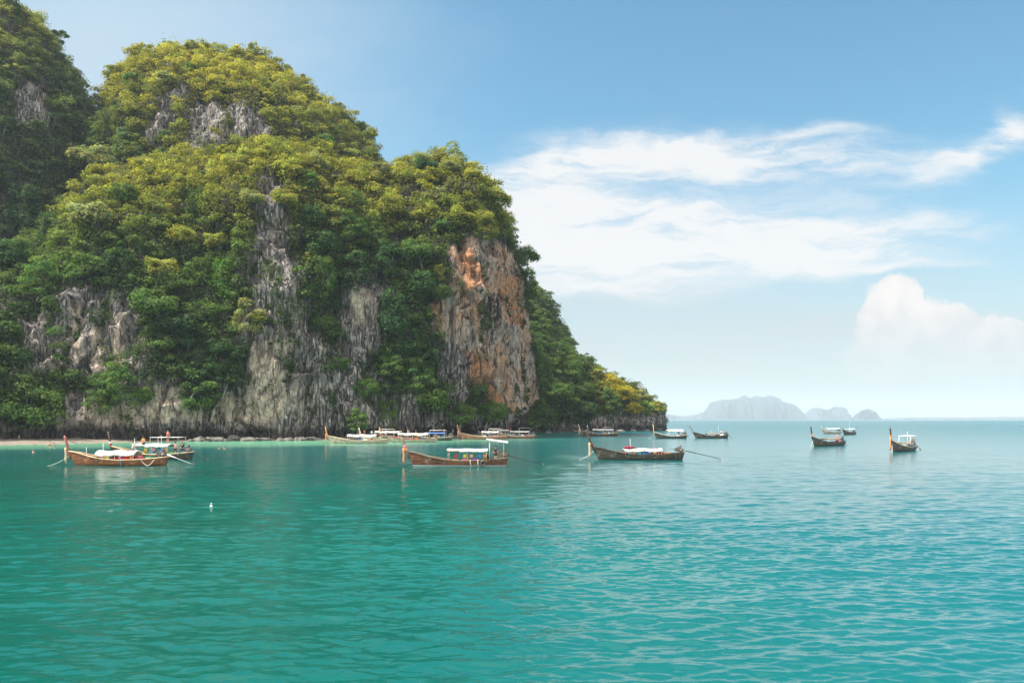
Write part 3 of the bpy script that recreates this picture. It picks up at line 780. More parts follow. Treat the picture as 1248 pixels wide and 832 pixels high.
TONES = {'O': OLIVE, 'G': GREEN, 'D': DARKG, 'Y': YELLOW, 'P': PALEO, 'B': BRIGHT, 'C': COOL}
TREES = []      # photo column, row, crown width in photo pixels, tone, habit, mass or None
HAND = [
    (122, 196, 62, 'P', 'umbrella'), (132, 268, 66, 'P', 'umbrella'), (120, 130, 24, 'O', 'open'), (100, 128, 20, 'C', 'open'),
    (104, 322, 46, 'G', 'round'), (62, 345, 46, 'G', 'layered'), (28, 312, 52, 'D', 'round'), (22, 250, 56, 'D', 'draped'), (60, 280, 50, 'D', 'draped'),
    (196, 372, 62, 'G', 'umbrella'), (246, 388, 64, 'D', 'umbrella'), (214, 428, 66, 'D', 'layered'), (262, 432, 54, 'D', 'layered'), (232, 466, 50, 'G', 'layered'),
    (200, 328, 46, 'O', 'umbrella'), (216, 292, 42, 'O', 'umbrella'), (268, 336, 40, 'B', 'draped'), (270, 296, 36, 'O', 'umbrella'), (160, 322, 44, 'D', 'round'),
    (22, 494, 74, 'G', 'round'), (118, 474, 46, 'G', 'layered'), (152, 468, 46, 'G', 'layered'), (12, 436, 34, 'D', 'round'), (60, 464, 30, 'G', 'draped'), (180, 480, 30, 'G', 'round'),
    (186, 214, 42, 'O', 'round'), (160, 236, 40, 'G', 'round'), (226, 226, 42, 'O', 'round'), (256, 246, 42, 'G', 'draped'), (205, 190, 34, 'G', 'round'), (236, 190, 30, 'O', 'umbrella'),
    (300, 196, 42, 'O', 'umbrella'), (332, 186, 42, 'O', 'umbrella'), (356, 212, 40, 'O', 'umbrella'), (396, 176, 34, 'G', 'umbrella'), (422, 214, 42, 'O', 'umbrella'), (378, 196, 36, 'P', 'umbrella'), (270, 210, 36, 'O', 'umbrella'), (310, 240, 34, 'P', 'umbrella'), (350, 246, 36, 'O', 'umbrella'),
    (292, 382, 40, 'P', 'layered'), (322, 386, 26, 'O', 'umbrella'), (236, 480, 30, 'D', 'draped'), (290, 452, 30, 'D', 'draped'),
    (472, 208, 36, 'P', 'round'), (496, 203, 32, 'O', 'round'), (520, 203, 34, 'D', 'umbrella'), (546, 206, 32, 'P', 'umbrella'), (572, 214, 36, 'O', 'umbrella'), (598, 240, 36, 'O', 'umbrella'), (612, 272, 32, 'O', 'round'), (560, 262, 40, 'O', 'umbrella'), (512, 262, 40, 'O', 'umbrella'), (470, 256, 40, 'O', 'round'), (436, 246, 40, 'G', 'round'), (540, 238, 36, 'P', 'umbrella'), (588, 270, 34, 'O', 'layered'),
    (400, 300, 48, 'D', 'round'), (440, 326, 48, 'D', 'layered'), (480, 318, 48, 'D', 'layered'), (516, 306, 44, 'G', 'umbrella'), (482, 370, 50, 'D', 'draped'), (505, 400, 46, 'D', 'draped'), (512, 350, 40, 'D', 'round'), (420, 280, 44, 'G', 'layered'), (380, 270, 40, 'D', 'round'),
    (412, 438, 26, 'G', 'round'), (440, 470, 34, 'G', 'round'), (472, 446, 42, 'G', 'layered'), (500, 462, 44, 'G', 'layered'), (530, 486, 46, 'G', 'round'), (560, 502, 36, 'G', 'round'), (590, 498, 40, 'G', 'round'), (436, 508, 26, 'G', 'layered'), (480, 500, 34, 'G', 'draped'),
    (735, 458, 34, 'Y', 'umbrella'), (752, 478, 44, 'Y', 'umbrella'), (722, 452, 26, 'O', 'umbrella'), (764, 500, 28, 'Y', 'umbrella'), (794, 494, 26, 'O', 'umbrella'), (776, 480, 22, 'P', 'open'), (782, 496, 22, 'B', 'round'), (708, 438, 20, 'G', 'open'), (714, 474, 30, 'G', 'round'), (690, 450, 34, 'G', 'round'), (680, 480, 34, 'G', 'round'), (708, 500, 34, 'D', 'round'), (736, 492, 30, 'G', 'layered'), (660, 452, 30, 'G', 'draped'), (668, 500, 30, 'D', 'draped'), (672, 420, 30, 'G', 'round'),
]
def surface_at(px, py, only=None):
    best = None
    for m in MASSES:
        if only and m.name not in only: continue
        d2 = (m.px - px) ** 2 + (m.py - py) ** 2
        ok = np.where((d2 < 30) & m.isfront)[0]
        if len(ok) == 0: continue
        # the nearest to the viewer among those that show there
        Yn = m.V[ok, 1]; i = ok[np.argmin(Yn + 0.15 * d2[ok])]
        if best is None or m.V[i, 1] < best[0].V[best[1], 1]: best = (m, i)
    return best
rngT = np.random.default_rng(5)
placed = []
def plan_tree(px, py, w, tone, habit, only=None):
    s_ = surface_at(px, py, only)
    if s_ is None: s_ = surface_at(px - 3, py + 9, only)
    if s_ is None: return False
    m, i = s_
    placed.append(dict(px=px, py=py, w=w, tone=tone, habit=habit, m=m, P=m.V[i].copy(), N=m.N[i].copy())); return True
for h_ in HAND: plan_tree(*h_)
# fill the wooded slopes with lesser trees until there are about three hundred
cand = []
for m in MASSES:
    view = m.V / np.linalg.norm(m.V, axis=1, keepdims=True)
    ok = np.where(m.isfront & (m.rock < 0.5) & (-(m.N * view).sum(1) > -0.2) & (m.V[:, 2] > 6) & (m.px > -25) & (m.px < 815) & (m.py > -20))[0]
    cand += [(m, i) for i in rngT.choice(ok, min(len(ok), 900), replace=False)]
rngT.shuffle(cand)
def visible(m, i):
    for o in MASSES:
        if o is m: continue
        near_ = (np.abs(o.px - m.px[i]) < 2.5) & (np.abs(o.py - m.py[i]) < 2.5) & o.isfront
        if near_.any() and o.V[near_, 1].min() < m.V[i, 1] - 4: return False
    return True
for m, i in cand:
    if len(placed) >= 298: break
    px, py = m.px[i], m.py[i]
    w = rngT.uniform(13, 34) * (1.0 if m.name == 'cliff' else 0.8)
    if any((px - q['px']) ** 2 + (py - q['py']) ** 2 < (0.36 * (w + q['w'])) ** 2 for q in placed): continue
    if not visible(m, i): continue
    if m.name == 'main_dome': tone = rngT.choice(['O', 'O', 'O', 'P', 'G']) if not (px < 185 and py > 125) else rngT.choice(['C', 'D', 'D'])
    elif m.name == 'left_peak': tone = rngT.choice(['C', 'C', 'D', 'O' if py < 90 else 'D'])
    elif m.name == 'back_dome': tone = rngT.choice(['C', 'G'])
    elif m.name == 'headland': tone = rngT.choice(['G', 'D'] if px < 715 else ['O', 'G', 'Y'])
    else: tone = rngT.choice(['O', 'O', 'P', 'G']) if py < 265 else (rngT.choice(['O', 'G', 'D', 'G']) if py < 340 else rngT.choice(['G', 'D', 'D']))  # sunlit olive painted high on the slope, darker greens lower down
    habit = rngT.choice(['umbrella', 'round', 'layered', 'open', 'draped']) if py < 340 else rngT.choice(['round', 'layered', 'draped', 'open'])
    placed.append(dict(px=px, py=py, w=w, tone=str(tone), habit=str(habit), m=m, P=m.V[i].copy(), N=m.N[i].copy()))

# ---- names for where each tree stands
TONEWORD = {'O': 'olive', 'G': 'green', 'D': 'dark green', 'Y': 'bright yellow', 'P': 'pale olive', 'B': 'vivid green', 'C': 'grey green'}
HABWORD = {'umbrella': 'spreading', 'round': 'rounded', 'layered': 'layered', 'draped': 'vine draped', 'open': 'sparse'}
def tree_zone(q):
    n, px, py = q['m'].name, q['px'], q['py']
    if n == 'left_peak': return 'on the left edge peak, ' + ('near its top' if py < 60 else 'beside its bare rock' if py < 170 else 'on its flank')
    if n == 'back_dome': return 'on the hazy hill behind the orange wall'
    if n == 'headland': return 'on the low headland, ' + ('beside the orange wall' if px < 690 else 'on its middle' if px < 740 else 'at its tip')
    if n == 'main_dome':
        if px < 170: return 'in the gap beside the big dome'
        return 'on the big dome, ' + ('along its top' if py < 85 else 'upper slope' if py < 130 else 'beside its bare face') + (' on the left' if px < 240 else ' on the right' if px > 340 else '')
    if px > 455 and py < 300: return 'on top of the orange wall' if px > 535 else 'on the crest left of the orange wall'
    if py < 230: return 'on the crest below the big dome' if px < 300 else 'on the crest above the grey rock strip'
    if px < 180: return ('high on the left slope' if py < 300 else 'above the streaked rock at left' if py < 385 else 'low on left slope')
    if px < 300: return ('left of the grey rock strip' if py < 320 else 'on the bulge left of the grey rock strip')
    if py < 330: return 'right of the grey rock strip'
    if px < 400: return 'on the grey rock strip'
    return 'left of the orange wall, ' + ('upper part' if py < 420 else 'near cliff foot')
cells = {}
for q in placed:
    cells.setdefault((tree_zone(q), q['tone']), []).append(q)
ORD = ['first', 'second', 'third', 'fourth', 'fifth', 'sixth', 'seventh', 'eighth', 'ninth', 'tenth', 'eleventh', 'twelfth']
for (zn, tn), L in cells.items():
    L.sort(key=lambda q: q['px'])
    for k, q in enumerate(L):
        zz = zn.replace(',', '')
        size = 'large' if q['w'] > 45 else 'small' if q['w'] < 20 else ''
        base = ' '.join(x for x in (size, TONEWORD[tn], HABWORD[q['habit']], 'tree', zz) if x)
        if len(L) == 1: lab = base
        elif k == 0: lab = 'leftmost ' + TONEWORD[tn] + ' tree ' + zz
        elif k == len(L) - 1: lab = 'rightmost ' + TONEWORD[tn] + ' tree ' + zz
        else: lab = ORD[min(k, 11)] + ' ' + TONEWORD[tn] + ' tree from left ' + zz
        if len(lab.split()) > 16: lab = lab.replace(' from left', '').replace(HABWORD[q['habit']] + ' ', '')
        q['label'] = ' '.join(lab.split()[:16]); q['group'] = 'trees ' + zn.split(',')[0]
for q in placed:
    m, P = q['m'], q['P']
    r = q['w'] / 2 / F * P[1]; sc = r / 5.0 * 1.10
    lod = 'L' if q['w'] > 27 else 'S'
    cm, tm = HAB[(q['habit'], lod)][rngT.integers(len(HAB[(q['habit'], lod)]))]
    hd = np.arctan2(q['N'][1], q['N'][0]) + math.pi / 2 if np.hypot(q['N'][0], q['N'][1]) > 0.15 else 0.0
    rz = hd + rngT.uniform(-0.8, 0.8)
    off = Matrix.Rotation(rz, 3, 'Z') @ Vector((0, -0.5 * 5 * sc, 5 * 1.35 * sc))
    base = Vector(P) + Vector((0, 0, -0.15 * r)) + Vector((0, 0, 0)) - Vector((0, 0, off.z)) 
    root = empty('tree', base, rz); root.scale = (sc, sc, sc * rngT.uniform(0.9, 1.1))
    tag(root, q['label'], 'tree', q['group'])
    c = link('crown', cm, root); link('trunk', tm, root)
    col = TONES[q['tone']] * rngT.uniform(0.8, 1.25)
    c.color = (*col, 1.0)
# __OBJECTS__
# ------------------------------------------------------------------ boats
def wood(name, c1, c2, stripe=None, wearc=None):
    m, t, out = material(name)
    co = t.n('ShaderNodeTexCoord').outputs['Object']
    sep = t.n('ShaderNodeSeparateXYZ', {0: co})
    g = t.noise(t.mapping(co, (0.35, 3, 5)), 1.6, 6.0, 0.65)
    wear = t.noise(co, 2.2, 6.0, 0.7)
    c = t.mix(t.ramp(g, 0.34, 0.66), c1, c2)
    c = t.mix(t.math('MULTIPLY', t.ramp(wear, 0.52, 0.62), 0.65), c, wearc or tuple(min(1, x * 1.9 + 0.05) for x in c2))
    # plank seams
    sm_ = t.math('ABSOLUTE', t.math('SUBTRACT', t.math('FRACT', t.math('MULTIPLY', sep.outputs[2], 5.0)), 0.5))
    c = t.mix(t.ramp(sm_, 0.44, 0.5, 0.0, 0.6), c, tuple(x * 0.3 for x in c1))
    if stripe: c = t.mix(t.math('MULTIPLY', t.ramp(t.math('ADD', sep.outputs[2], t.math('MULTIPLY', wear, 0.05)), 0.16, 0.19, 1.0, 0.0), t.ramp(wear, 0.3, 0.5, 0.55, 1.0)), c, stripe)
    c = t.mix(t.ramp(sep.outputs[2], 0.02, 0.10, 0.75, 0.0), c, (0.02, 0.03, 0.022))
    b = t.n('ShaderNodeBsdfPrincipled', {'Base Color': c, 'Roughness': 0.5, 'Normal': t.n('ShaderNodeBump', {'Strength': 0.35, 'Height': g, 'Distance': 0.03}).outputs[0]})
    t.set(out, 'Surface', b); return m
HULL = {
    'brown': wood('varnished_brown_wood', (0.10, 0.034, 0.012), (0.28, 0.105, 0.038), None),
    'worn': wood('worn_brown_wood', (0.032, 0.016, 0.01), (0.22, 0.075, 0.03), (0.62, 0.64, 0.66), (0.20, 0.25, 0.20)),
    'dark': wood('weathered_dark_wood', (0.016, 0.015, 0.011), (0.085, 0.068, 0.045), None, (0.20, 0.21, 0.17)),
    'pale': wood('bleached_wood', (0.20, 0.16, 0.11), (0.38, 0.32, 0.25), None),
    'rust': wood('reddish_brown_wood', (0.15, 0.06, 0.035), (0.32, 0.15, 0.09), None)}
TAN = simple_mat('tan_wood', (0.42, 0.30, 0.17), (0.62, 0.48, 0.31), 3, 0.55, (0.4, 3, 3))
ORANGEWOOD = simple_mat('orange_stained_wood', (0.42, 0.15, 0.06), (0.60, 0.27, 0.13), 4, 0.55, (2, 2, 0.5))
DARKWOOD = simple_mat('dark_wood', (0.03, 0.02, 0.014), (0.10, 0.06, 0.04), 4, 0.5, (2, 2, 0.5))
REDWOOD = simple_mat('maroon_wood', (0.20, 0.05, 0.035), (0.33, 0.12, 0.09), 4, 0.5, (2, 2, 0.5))
CANVAS = simple_mat('white_canvas', (0.50, 0.49, 0.46), (0.80, 0.79, 0.76), 2.2, 0.85, (1, 3, 1), 0.3)
GREYCANVAS = simple_mat('faded_grey_canvas', (0.28, 0.28, 0.27), (0.58, 0.57, 0.54), 2.2, 0.85, (1, 3, 1), 0.3)
BLUECANVAS = simple_mat('blue_tarpaulin', (0.04, 0.10, 0.35), (0.08, 0.18, 0.5), 2.0, 0.6)
TARP = simple_mat('rolled_brown_tarpaulin', (0.12, 0.09, 0.06), (0.24, 0.19, 0.13), 3.0, 0.8)
METAL = simple_mat('grey_engine_metal', (0.05, 0.05, 0.05), (0.16, 0.15, 0.14), 5.0, 0.45)
RUSTY = simple_mat('rusty_engine_metal', (0.10, 0.07, 0.05), (0.30, 0.22, 0.15), 6.0, 0.6)
PIPE = simple_mat('painted_pipe', (0.62, 0.58, 0.55), (0.75, 0.72, 0.68), 3, 0.4)
DARKPIPE = simple_mat('dark_steel', (0.04, 0.045, 0.045), (0.10, 0.10, 0.09), 5, 0.4)
ROPE = simple_mat('rope', (0.45, 0.42, 0.36), (0.62, 0.58, 0.5), 9, 0.9)
BLUEROPE = simple_mat('blue_rope', (0.06, 0.12, 0.25), (0.14, 0.22, 0.4), 9, 0.9)
CLOTH = {k: simple_mat(k + '_cloth', tuple(x * 0.7 for x in c), c, 5, 0.85) for k, c in dict(
    red=(0.62, 0.04, 0.03), maroon=(0.22, 0.02, 0.05), pink=(0.75, 0.22, 0.32), purple=(0.28, 0.10, 0.35), blue=(0.05, 0.18, 0.55), cyan=(0.05, 0.40, 0.55), white=(0.8, 0.8, 0.78),
    orange=(0.75, 0.22, 0.04), yellow=(0.75, 0.52, 0.06), green=(0.06, 0.30, 0.10), black=(0.03, 0.03, 0.03), salmon=(0.75, 0.33, 0.2)).items()}

def hull_shape(L, bm_, bow, stern):
    s_ = np.linspace(0, 1, 41)
    x0 = -L / 2 + s_ * L
    half = np.interp(s_, [0, .1, .25, .45, .65, .8, .9, .96, 1], [.52, .70, .88, 1, .93, .66, .38, .18, .05]) * bm_
    top = np.interp(s_, [0, .12, .3, .5, .68, .82, .92, 1], [stern, stern * .86, .64, .60, .76, 1.05, 1.36, bow])
    top = gsmooth(top[None], 1.2, 1)[0]; half = gsmooth(half[None], 1.0, 1)[0]; half[-1] = 0.05
    bot = np.interp(s_, [0, .15, .85, 1], [-.18, -.34, -.36, -.30])
    rake = np.interp(s_, [0, .7, .9, 1], [-.25, 0, .25, .75])
    return s_, x0, half, top, bot, rake
def make_hull(L, bm_, bow, stern):
    s_, x0, half, top, bot, rake = hull_shape(L, bm_, bow, stern)
    q = np.array([0, .12, .3, .5, .75, 1.0])
    yf = np.array([0.0, .5, .76, .89, .97, 1.0])
    b = MB()
    def ring(i, shrink=0.0, floor=None):
        pts = []
        for k in range(len(q) - 1, -1, -1): pts.append((k, -1))
        for k in range(1, len(q)): pts.append((k, 1))
        out = []
        for k, sg in pts:
            z = bot[i] + (top[i] - bot[i]) * q[k]
            y = sg * max(half[i] * yf[k] - shrink, 0.012)
            if floor is not None and z < floor: z = floor
            out.append(Vector((x0[i] - L * 0.0 + rake[i] * (q[k] - 0.2), y, z)))
        return out
    n = len(s_)
    b.grid([ring(i) for i in range(n)])
    inner = []
    for i in range(1, n - 1): inner.append(ring(i, 0.07, max(0.22, bot[i] + 0.45)))
    b.grid(inner)
    # transom and cap strips between the two skins
    o0 = ring(0); vs = [b.bm.verts.new(p) for p in o0]; b.bm.faces.new(vs)
    i0 = [b.bm.verts.new(p) for p in inner[0]]; b.bm.faces.new(i0)
    for side in (0, -1):
        rows = [[ring(i)[side] for i in range(1, n - 1)], [r[side] for r in inner]]
        b.grid(rows)
    return b
def sheer_line(L, bm_, bow, stern, sg, lift=0.03, out=0.03):
    s_, x0, half, top, bot, rake = hull_shape(L, bm_, bow, stern)
    return [Vector((x0[i] + rake[i] * 0.8, sg * (half[i] + out), top[i] + lift)) for i in range(len(s_))]

def curve_pts(a, b, sag, n=9):
    return [Vector(a).lerp(Vector(b), k / (n - 1)) + Vector((0, 0, -sag * 4 * (k / (n - 1)) * (1 - k / (n - 1)))) for k in range(n)]

def longtail(label, x, y, head, L=10.3, hull='brown', rail=None, prow=None, prow_len=1.7, lean=0.38, ribbons=('orange', 'pink', 'white'), garland=None, canopy=(-2.4, 1.6, 1.62), canopy_mat=None,
             front_roll=True, awning=None, engine=True, shaft=(4.2, 0.55), shaft_mat=None, engine_mat=None, frame=False, mast=False, bow=1.62, stern=0.9, beam=1.02, detail=True, mooring=True, arch=0.13, sag=0.03, group='longtail boats moored in the bay', extras=()):
    rail = rail or TAN; prow = prow or ORANGEWOOD; canopy_mat = canopy_mat or CANVAS
    root = empty('longtail_boat', (x, y, 0.0), head)
    tag(root, label, 'boat', group)
    make_hull(L, beam, bow, stern).obj('hull', HULL[hull], root, True)
    for sg in (-1, 1):
        b = MB(); b.tube(sheer_line(L, beam, bow, stern, sg), 0.055, 6); b.obj('gunwale', rail, root, True)
    # bow deck and thwarts
    s_, x0, half, top, bot, rake = hull_shape(L, beam, bow, stern)
    b = MB(); rows = []
    for i in range(32, 40): rows.append([Vector((x0[i] + rake[i] * 0.75, w * (half[i] - 0.05), top[i] - 0.10 + 0.05 * (1 - w * w))) for w in (-1, -.5, 0, .5, 1)])
    b.grid(rows); b.obj('foredeck', rail, root, True)
    for i in (8, 13, 18, 23, 28):
        b = MB(); b.box((x0[i], 0, top[i] - 0.17), (0.28, 2 * half[i] - 0.16, 0.05), bevel=0.01); b.obj('bench', TAN, root)
    # the tall stem post, leaning out over the bow
    tip = Vector((x0[-1] + 0.6, 0, top[-1])); 
    pts = [tip + Vector((-0.25, 0, -0.75)), tip + Vector((0.02, 0, -0.1)), tip + Vector((lean * 0.45, 0, prow_len * 0.45)), tip + Vector((lean, 0, prow_len)), tip + Vector((lean + 0.05, 0, prow_len + 0.12))]
    b = MB(); b.tube(pts, [0.11, 0.135, 0.12, 0.14, 0.08], 8); b.obj('stem_post', prow, root, True)
    if ribbons:
        for k, cc in enumerate(ribbons):
            f = 0.18 + 0.13 * k
            c = pts[1].lerp(pts[3], f)
            b = MB(); b.tube([c + Vector((-0.03, 0, -0.10)), c + Vector((0, 0, -0.03)), c + Vector((0.01, 0, 0.05)), c + Vector((0.03, 0, 0.1))], [0.15, 0.185, 0.18, 0.14], 9)
            b.obj('bow_ribbon', CLOTH[cc], root, True)
    if garland:
        g0 = pts[1].lerp(pts[3], 0.30) + Vector((0.17, 0, 0)); zb = 0.25
        n = 7; b = MB()
        b.tube([g0 + Vector((0.02 * math.sin(k * 1.9), 0.02 * math.cos(k * 1.3), 0)) + Vector((0, 0, (zb - g0.z) * k / (n - 1))) for k in range(n)], [0.12, 0.125, 0.135, 0.12, 0.125, 0.11, 0.09], 9)
        b.obj('hanging_garland', garland, root, True)
    if mooring:
        b = MB(); b.tube(curve_pts(tip + Vector((-0.1, 0.12, -0.5)), tip + Vector((2.2, 0.9, -top[-1] - 0.1)), 0.2), 0.022, 5); b.obj('mooring_rope', ROPE, root, True)
    # canopy on poles
    if canopy:
        cx0, cx1, cz = canopy; w = beam * 0.96
        b = MB(); nx, ny = 25, 9
        def roof(u, v, dz): return Vector((cx0 + (cx1 - cx0) * u, (v * 2 - 1) * w, cz + arch * (1 - (v * 2 - 1) ** 2) + 0.03 * math.sin(u * 19) * (v - .5) - sag * math.sin(u * 2 * math.pi) ** 2 - 0.05 * abs(math.sin(u * 4 * math.pi)) * abs(v * 2 - 1) ** 3 + dz))
        b.grid([[roof(i / (nx - 1), j / (ny - 1), 0.03) for j in range(ny)] for i in range(nx)])
        b.grid([[roof(i / (nx - 1), j / (ny - 1), -0.03) for j in range(ny)] for i in range(nx)])
        rim = [(0, j / 8) for j in range(9)] + [(i / 24, 1) for i in range(1, 25)] + [(1, 1 - j / 8) for j in range(1, 9)] + [(1 - i / 24, 0) for i in range(1, 25)]
        b.grid([[roof(u, v, dz) for u, v in rim] for dz in (-0.10, 0.032)])
        cano = b.obj('canopy', canopy_mat, root)
        if front_roll:
            b = MB(); b.tube([(cx1 - 0.02, -w, cz - 0.02), (cx1 + 0.02, 0, cz + 0.1), (cx1 - 0.02, w, cz - 0.02)], 0.10, 8); b.obj('rolled_awning', TARP, cano, True)
            for sg in (-1, 1):
                b = MB(); b.tube([(cx1 - 0.05, sg * w, cz - 0.08), (cx1 - 1.3, sg * w, cz - 0.10)], 0.09, 7); b.obj('rolled_awning', TARP, cano, True)
        for xx in (cx0 + 0.12, (cx0 + cx1) / 2, cx1 - 0.12):
            for sg in (-1, 1):
                b = MB(); b.tube([(xx, sg * w * 0.93, 0.5), (xx, sg * w * 0.93, cz)], 0.03, 6); b.obj('canopy_post', PIPE if not detail else TAN, root, True)
    if awning:
        ax, az, al, tilt = awning
        M = Matrix.Rotation(tilt, 4, 'Y')
        b = MB(); b.box((ax, 0, az), (al, 1.5, 0.05), M, bevel=0.02); b.box((ax, -0.75, az - 0.06), (al, 0.04, 0.16), M, bevel=0.01); b.box((ax, 0.75, az - 0.06), (al, 0.04, 0.16), M, bevel=0.01)
        aw = b.obj('stern_awning', canopy_mat, root)
        for dx in (-0.3, 0.35):
            for sg in (-0.55, 0.55):
                b = MB(); b.tube([(ax + dx * al, sg, 0.6), (ax + dx * al, sg, az - 0.02 - dx * al * math.tan(tilt))], 0.028, 6); b.obj('awning_post', PIPE, root, True)
    if frame:
        fx0, fx1, fz = frame
        for sg in (-0.85, 0.85):
            b = MB(); b.tube([(fx0, sg, 0.55), (fx0, sg, fz), (fx1, sg, fz), (fx1, sg, 0.55)], 0.035, 6); b.obj('roof_frame', PIPE, root, True)
        for xx in (fx0, (fx0 + fx1) / 2, fx1):
            b = MB(); b.tube([(xx, -0.85, fz), (xx, 0.85, fz)], 0.03, 6); b.obj('roof_rail', PIPE, root, True)
    if mast:
        for xx, h in mast:
            b = MB(); b.tube([(xx, 0.3, 0.5), (xx + 0.05, 0.3, h)], [0.035, 0.018], 6); b.obj('mast', PIPE, root, True)
    if engine:
        ex = -L / 2 + 0.25; ez = stern + 0.32
        em = engine_mat or METAL
        b = MB()
        b.box((ex, 0, ez), (0.72, 0.42, 0.42), bevel=0.05); b.box((ex + 0.1, 0, ez + 0.29), (0.42, 0.30, 0.2), bevel=0.04)
        b.tube([(ex + 0.42, -0.22, ez + 0.05), (ex + 0.42, 0.22, ez + 0.05)], 0.24, 12); b.tube([(ex - 0.1, 0.15, ez + 0.25), (ex - 0.15, 0.2, ez + 0.62)], 0.045, 7)
        b.ball((ex - 0.05, -0.05, ez + 0.45), 0.17, 2); b.box((ex - 0.3, 0, ez - 0.1), (0.2, 0.3, 0.3), bevel=0.03)
        b.tube([(ex - 0.05, 0, ez - 0.2), (ex - 0.05, 0, stern - 0.35)], 0.09, 8)
        eo = b.obj('engine', em, root)
        if detail:
            b = MB(); b.tube([(ex + 0.35, 0.05, ez), (ex + 0.9, 0.08, ez + 0.12), (ex + 1.5, 0.1, ez + 0.22)], 0.028, 6); b.obj('tiller', DARKPIPE, eo, True)
            b = MB(); b.tube([(ex - 0.1, 0.26, ez - 0.06), (ex - 0.1, 0.34, ez - 0.06)], 0.16, 10); b.obj('air_filter', RUSTY, eo, True)
        sl, dz = shaft
        a0 = Vector((ex - 0.35, 0, ez - 0.02)); a1 = Vector((ex - sl, 0.12, dz - 0.42))
        b = MB(); b.tube([a0, a0.lerp(a1, 0.35), a0.lerp(a1, 0.36), a1], [0.075, 0.065, 0.045, 0.038], 7)
        so = b.obj('propeller_shaft', shaft_mat or DARKPIPE, root, True)
        b = MB()
        for k in range(3):
            an = k * 2.094; b.box(a1 + Vector((0.02, math.cos(an) * 0.10, math.sin(an) * 0.10)), (0.03, 0.09, 0.17), Matrix.Rotation(-an, 4, 'X') @ Matrix.Rotation(0.5, 4, 'Z'), bevel=0.01)
        b.tube([a1 + Vector((-0.08, 0, 0)), a1 + Vector((0.08, 0, 0))], 0.045, 7); b.obj('propeller', RUSTY, so)
    for fn in extras: fn(root)
    return root
def on_boat(root, p):
    return root.matrix_basis @ Vector(p)
def world_px(px, py_w):
    """a point on the water that shows at this photo position"""
    Y = CAMH * F / (py_w - HOR); return ((px - 624) / F * Y, Y)

def hang_rope(x, sg, mat, beam=1.0, loop=False):
    def fn(root):
        b = MB()
        if loop: b.tube([(x + 0.7 - 1.4 * k / 10, sg * (beam + 0.06 - 0.02 * math.sin(k / 10 * 3.14)), 0.66 - 0.62 * math.sin(k / 10 * 3.1416)) for k in range(11)], 0.04, 6)
        else: b.tube([(x, sg * (beam - 0.05), 0.72), (x + 0.02, sg * (beam + 0.07), 0.62), (x - 0.03, sg * (beam + 0.03), 0.3), (x - 0.10, sg * (beam - 0.02), -0.1)], 0.055, 6)
        b.obj('hanging_rope', mat, root, True)
    return fn
def fender(x, sg, beam):
    def fn(root):
        b = MB(); n = 14
        for k in range(n):
            a0, a1 = k / n * 6.2832, (k + 1) / n * 6.2832
            b.tube([(x + 0.22 * math.cos(a0), sg * (beam + 0.1), 0.38 + 0.22 * math.sin(a0)), (x + 0.22 * math.cos(a1), sg * (beam + 0.1), 0.38 + 0.22 * math.sin(a1))], 0.07, 7, False)
        b.obj('tyre_fender', DARKPIPE, root, True)
    return fn

PI = math.pi
BOATS = {}
def boat(key, label, px, pyw, L, deg, **kw):
    x, y = world_px(px, pyw)
    BOATS[key] = longtail(label, x, y, R(deg), L, **kw); return BOATS[key]
boat('front', 'worn brown longtail boat with white stern awning and orange garland at its bow', 560, 568.0, 9.9, 180, hull='worn', rail=TARP, prow=RUSTY, prow_len=1.35, lean=0.55, ribbons=('salmon', 'orange', 'pink'), garland=ORANGEWOOD,
     canopy=(-3.0, 1.25, 1.72), awning=(-4.0, 2.75, 2.3, R(-8)), shaft=(4.2, 0.62), engine_mat=RUSTY, mooring=False,
     extras=(hang_rope(-1.2, 1, ROPE), hang_rope(-2.0, 1, ROPE), fender(-2.5, 1, 0.92)))
boat('left', 'varnished brown longtail boat with cream deck, white canopy and a blue rope', 146, 567.0, 9.8, 180, hull='brown', rail=TAN, prow=REDWOOD, prow_len=1.55, lean=0.42, ribbons=(), garland=TAN, bow=1.55,
     canopy=(-2.0, 2.2, 1.28), arch=0.34, sag=0.10, front_roll=False, shaft=(3.3, 0.55), shaft_mat=PIPE, mast=((3.4, 2.0), (1.6, 2.4)),
     extras=(hang_rope(-0.6, 1, BLUEROPE, 1.02), hang_rope(-3.4, 1, ROPE, 0.85, True)))
boat('behind_left', 'longtail boat crowded with people and gear behind the brown one at left', 186, 559.5, 10.0, 172, hull='dark', prow=DARKWOOD, ribbons=('red', 'white'), canopy=(-2.6, 1.8, 1.75), canopy_mat=CANVAS, frame=(-3.9, -0.2, 2.75), mast=((2.2, 2.6), (-1.4, 3.0)), shaft=(2.6, 0.5), arch=0.2, sag=0.06)
boat('middle', 'dark weathered longtail boat with bare wooden stem and a black engine on its stern', 780, 560.0, 10.3, 179, hull='dark', rail=DARKWOOD, prow=DARKWOOD, prow_len=1.9, lean=0.85, ribbons=('maroon',), garland=TAN,
     canopy=(-2.6, 2.0, 1.20), arch=0.20, sag=0.08, front_roll=False, shaft=(4.9, 0.55), extras=(hang_rope(-4.2, 1, DARKPIPE, 0.7),), mast=((1.2, 2.6),))
boat('shore_a', 'pale bleached longtail boat with orange stem drawn up below the cliff', 437, 540.3, 11.6, 180, hull='pale', rail=TAN, ribbons=('salmon',), garland=ORANGEWOOD, prow_len=1.7, canopy=(-3.6, 2.2, 1.55), mooring=False, detail=False, shaft=(2.2, 0.4), arch=0.3, sag=0.08)
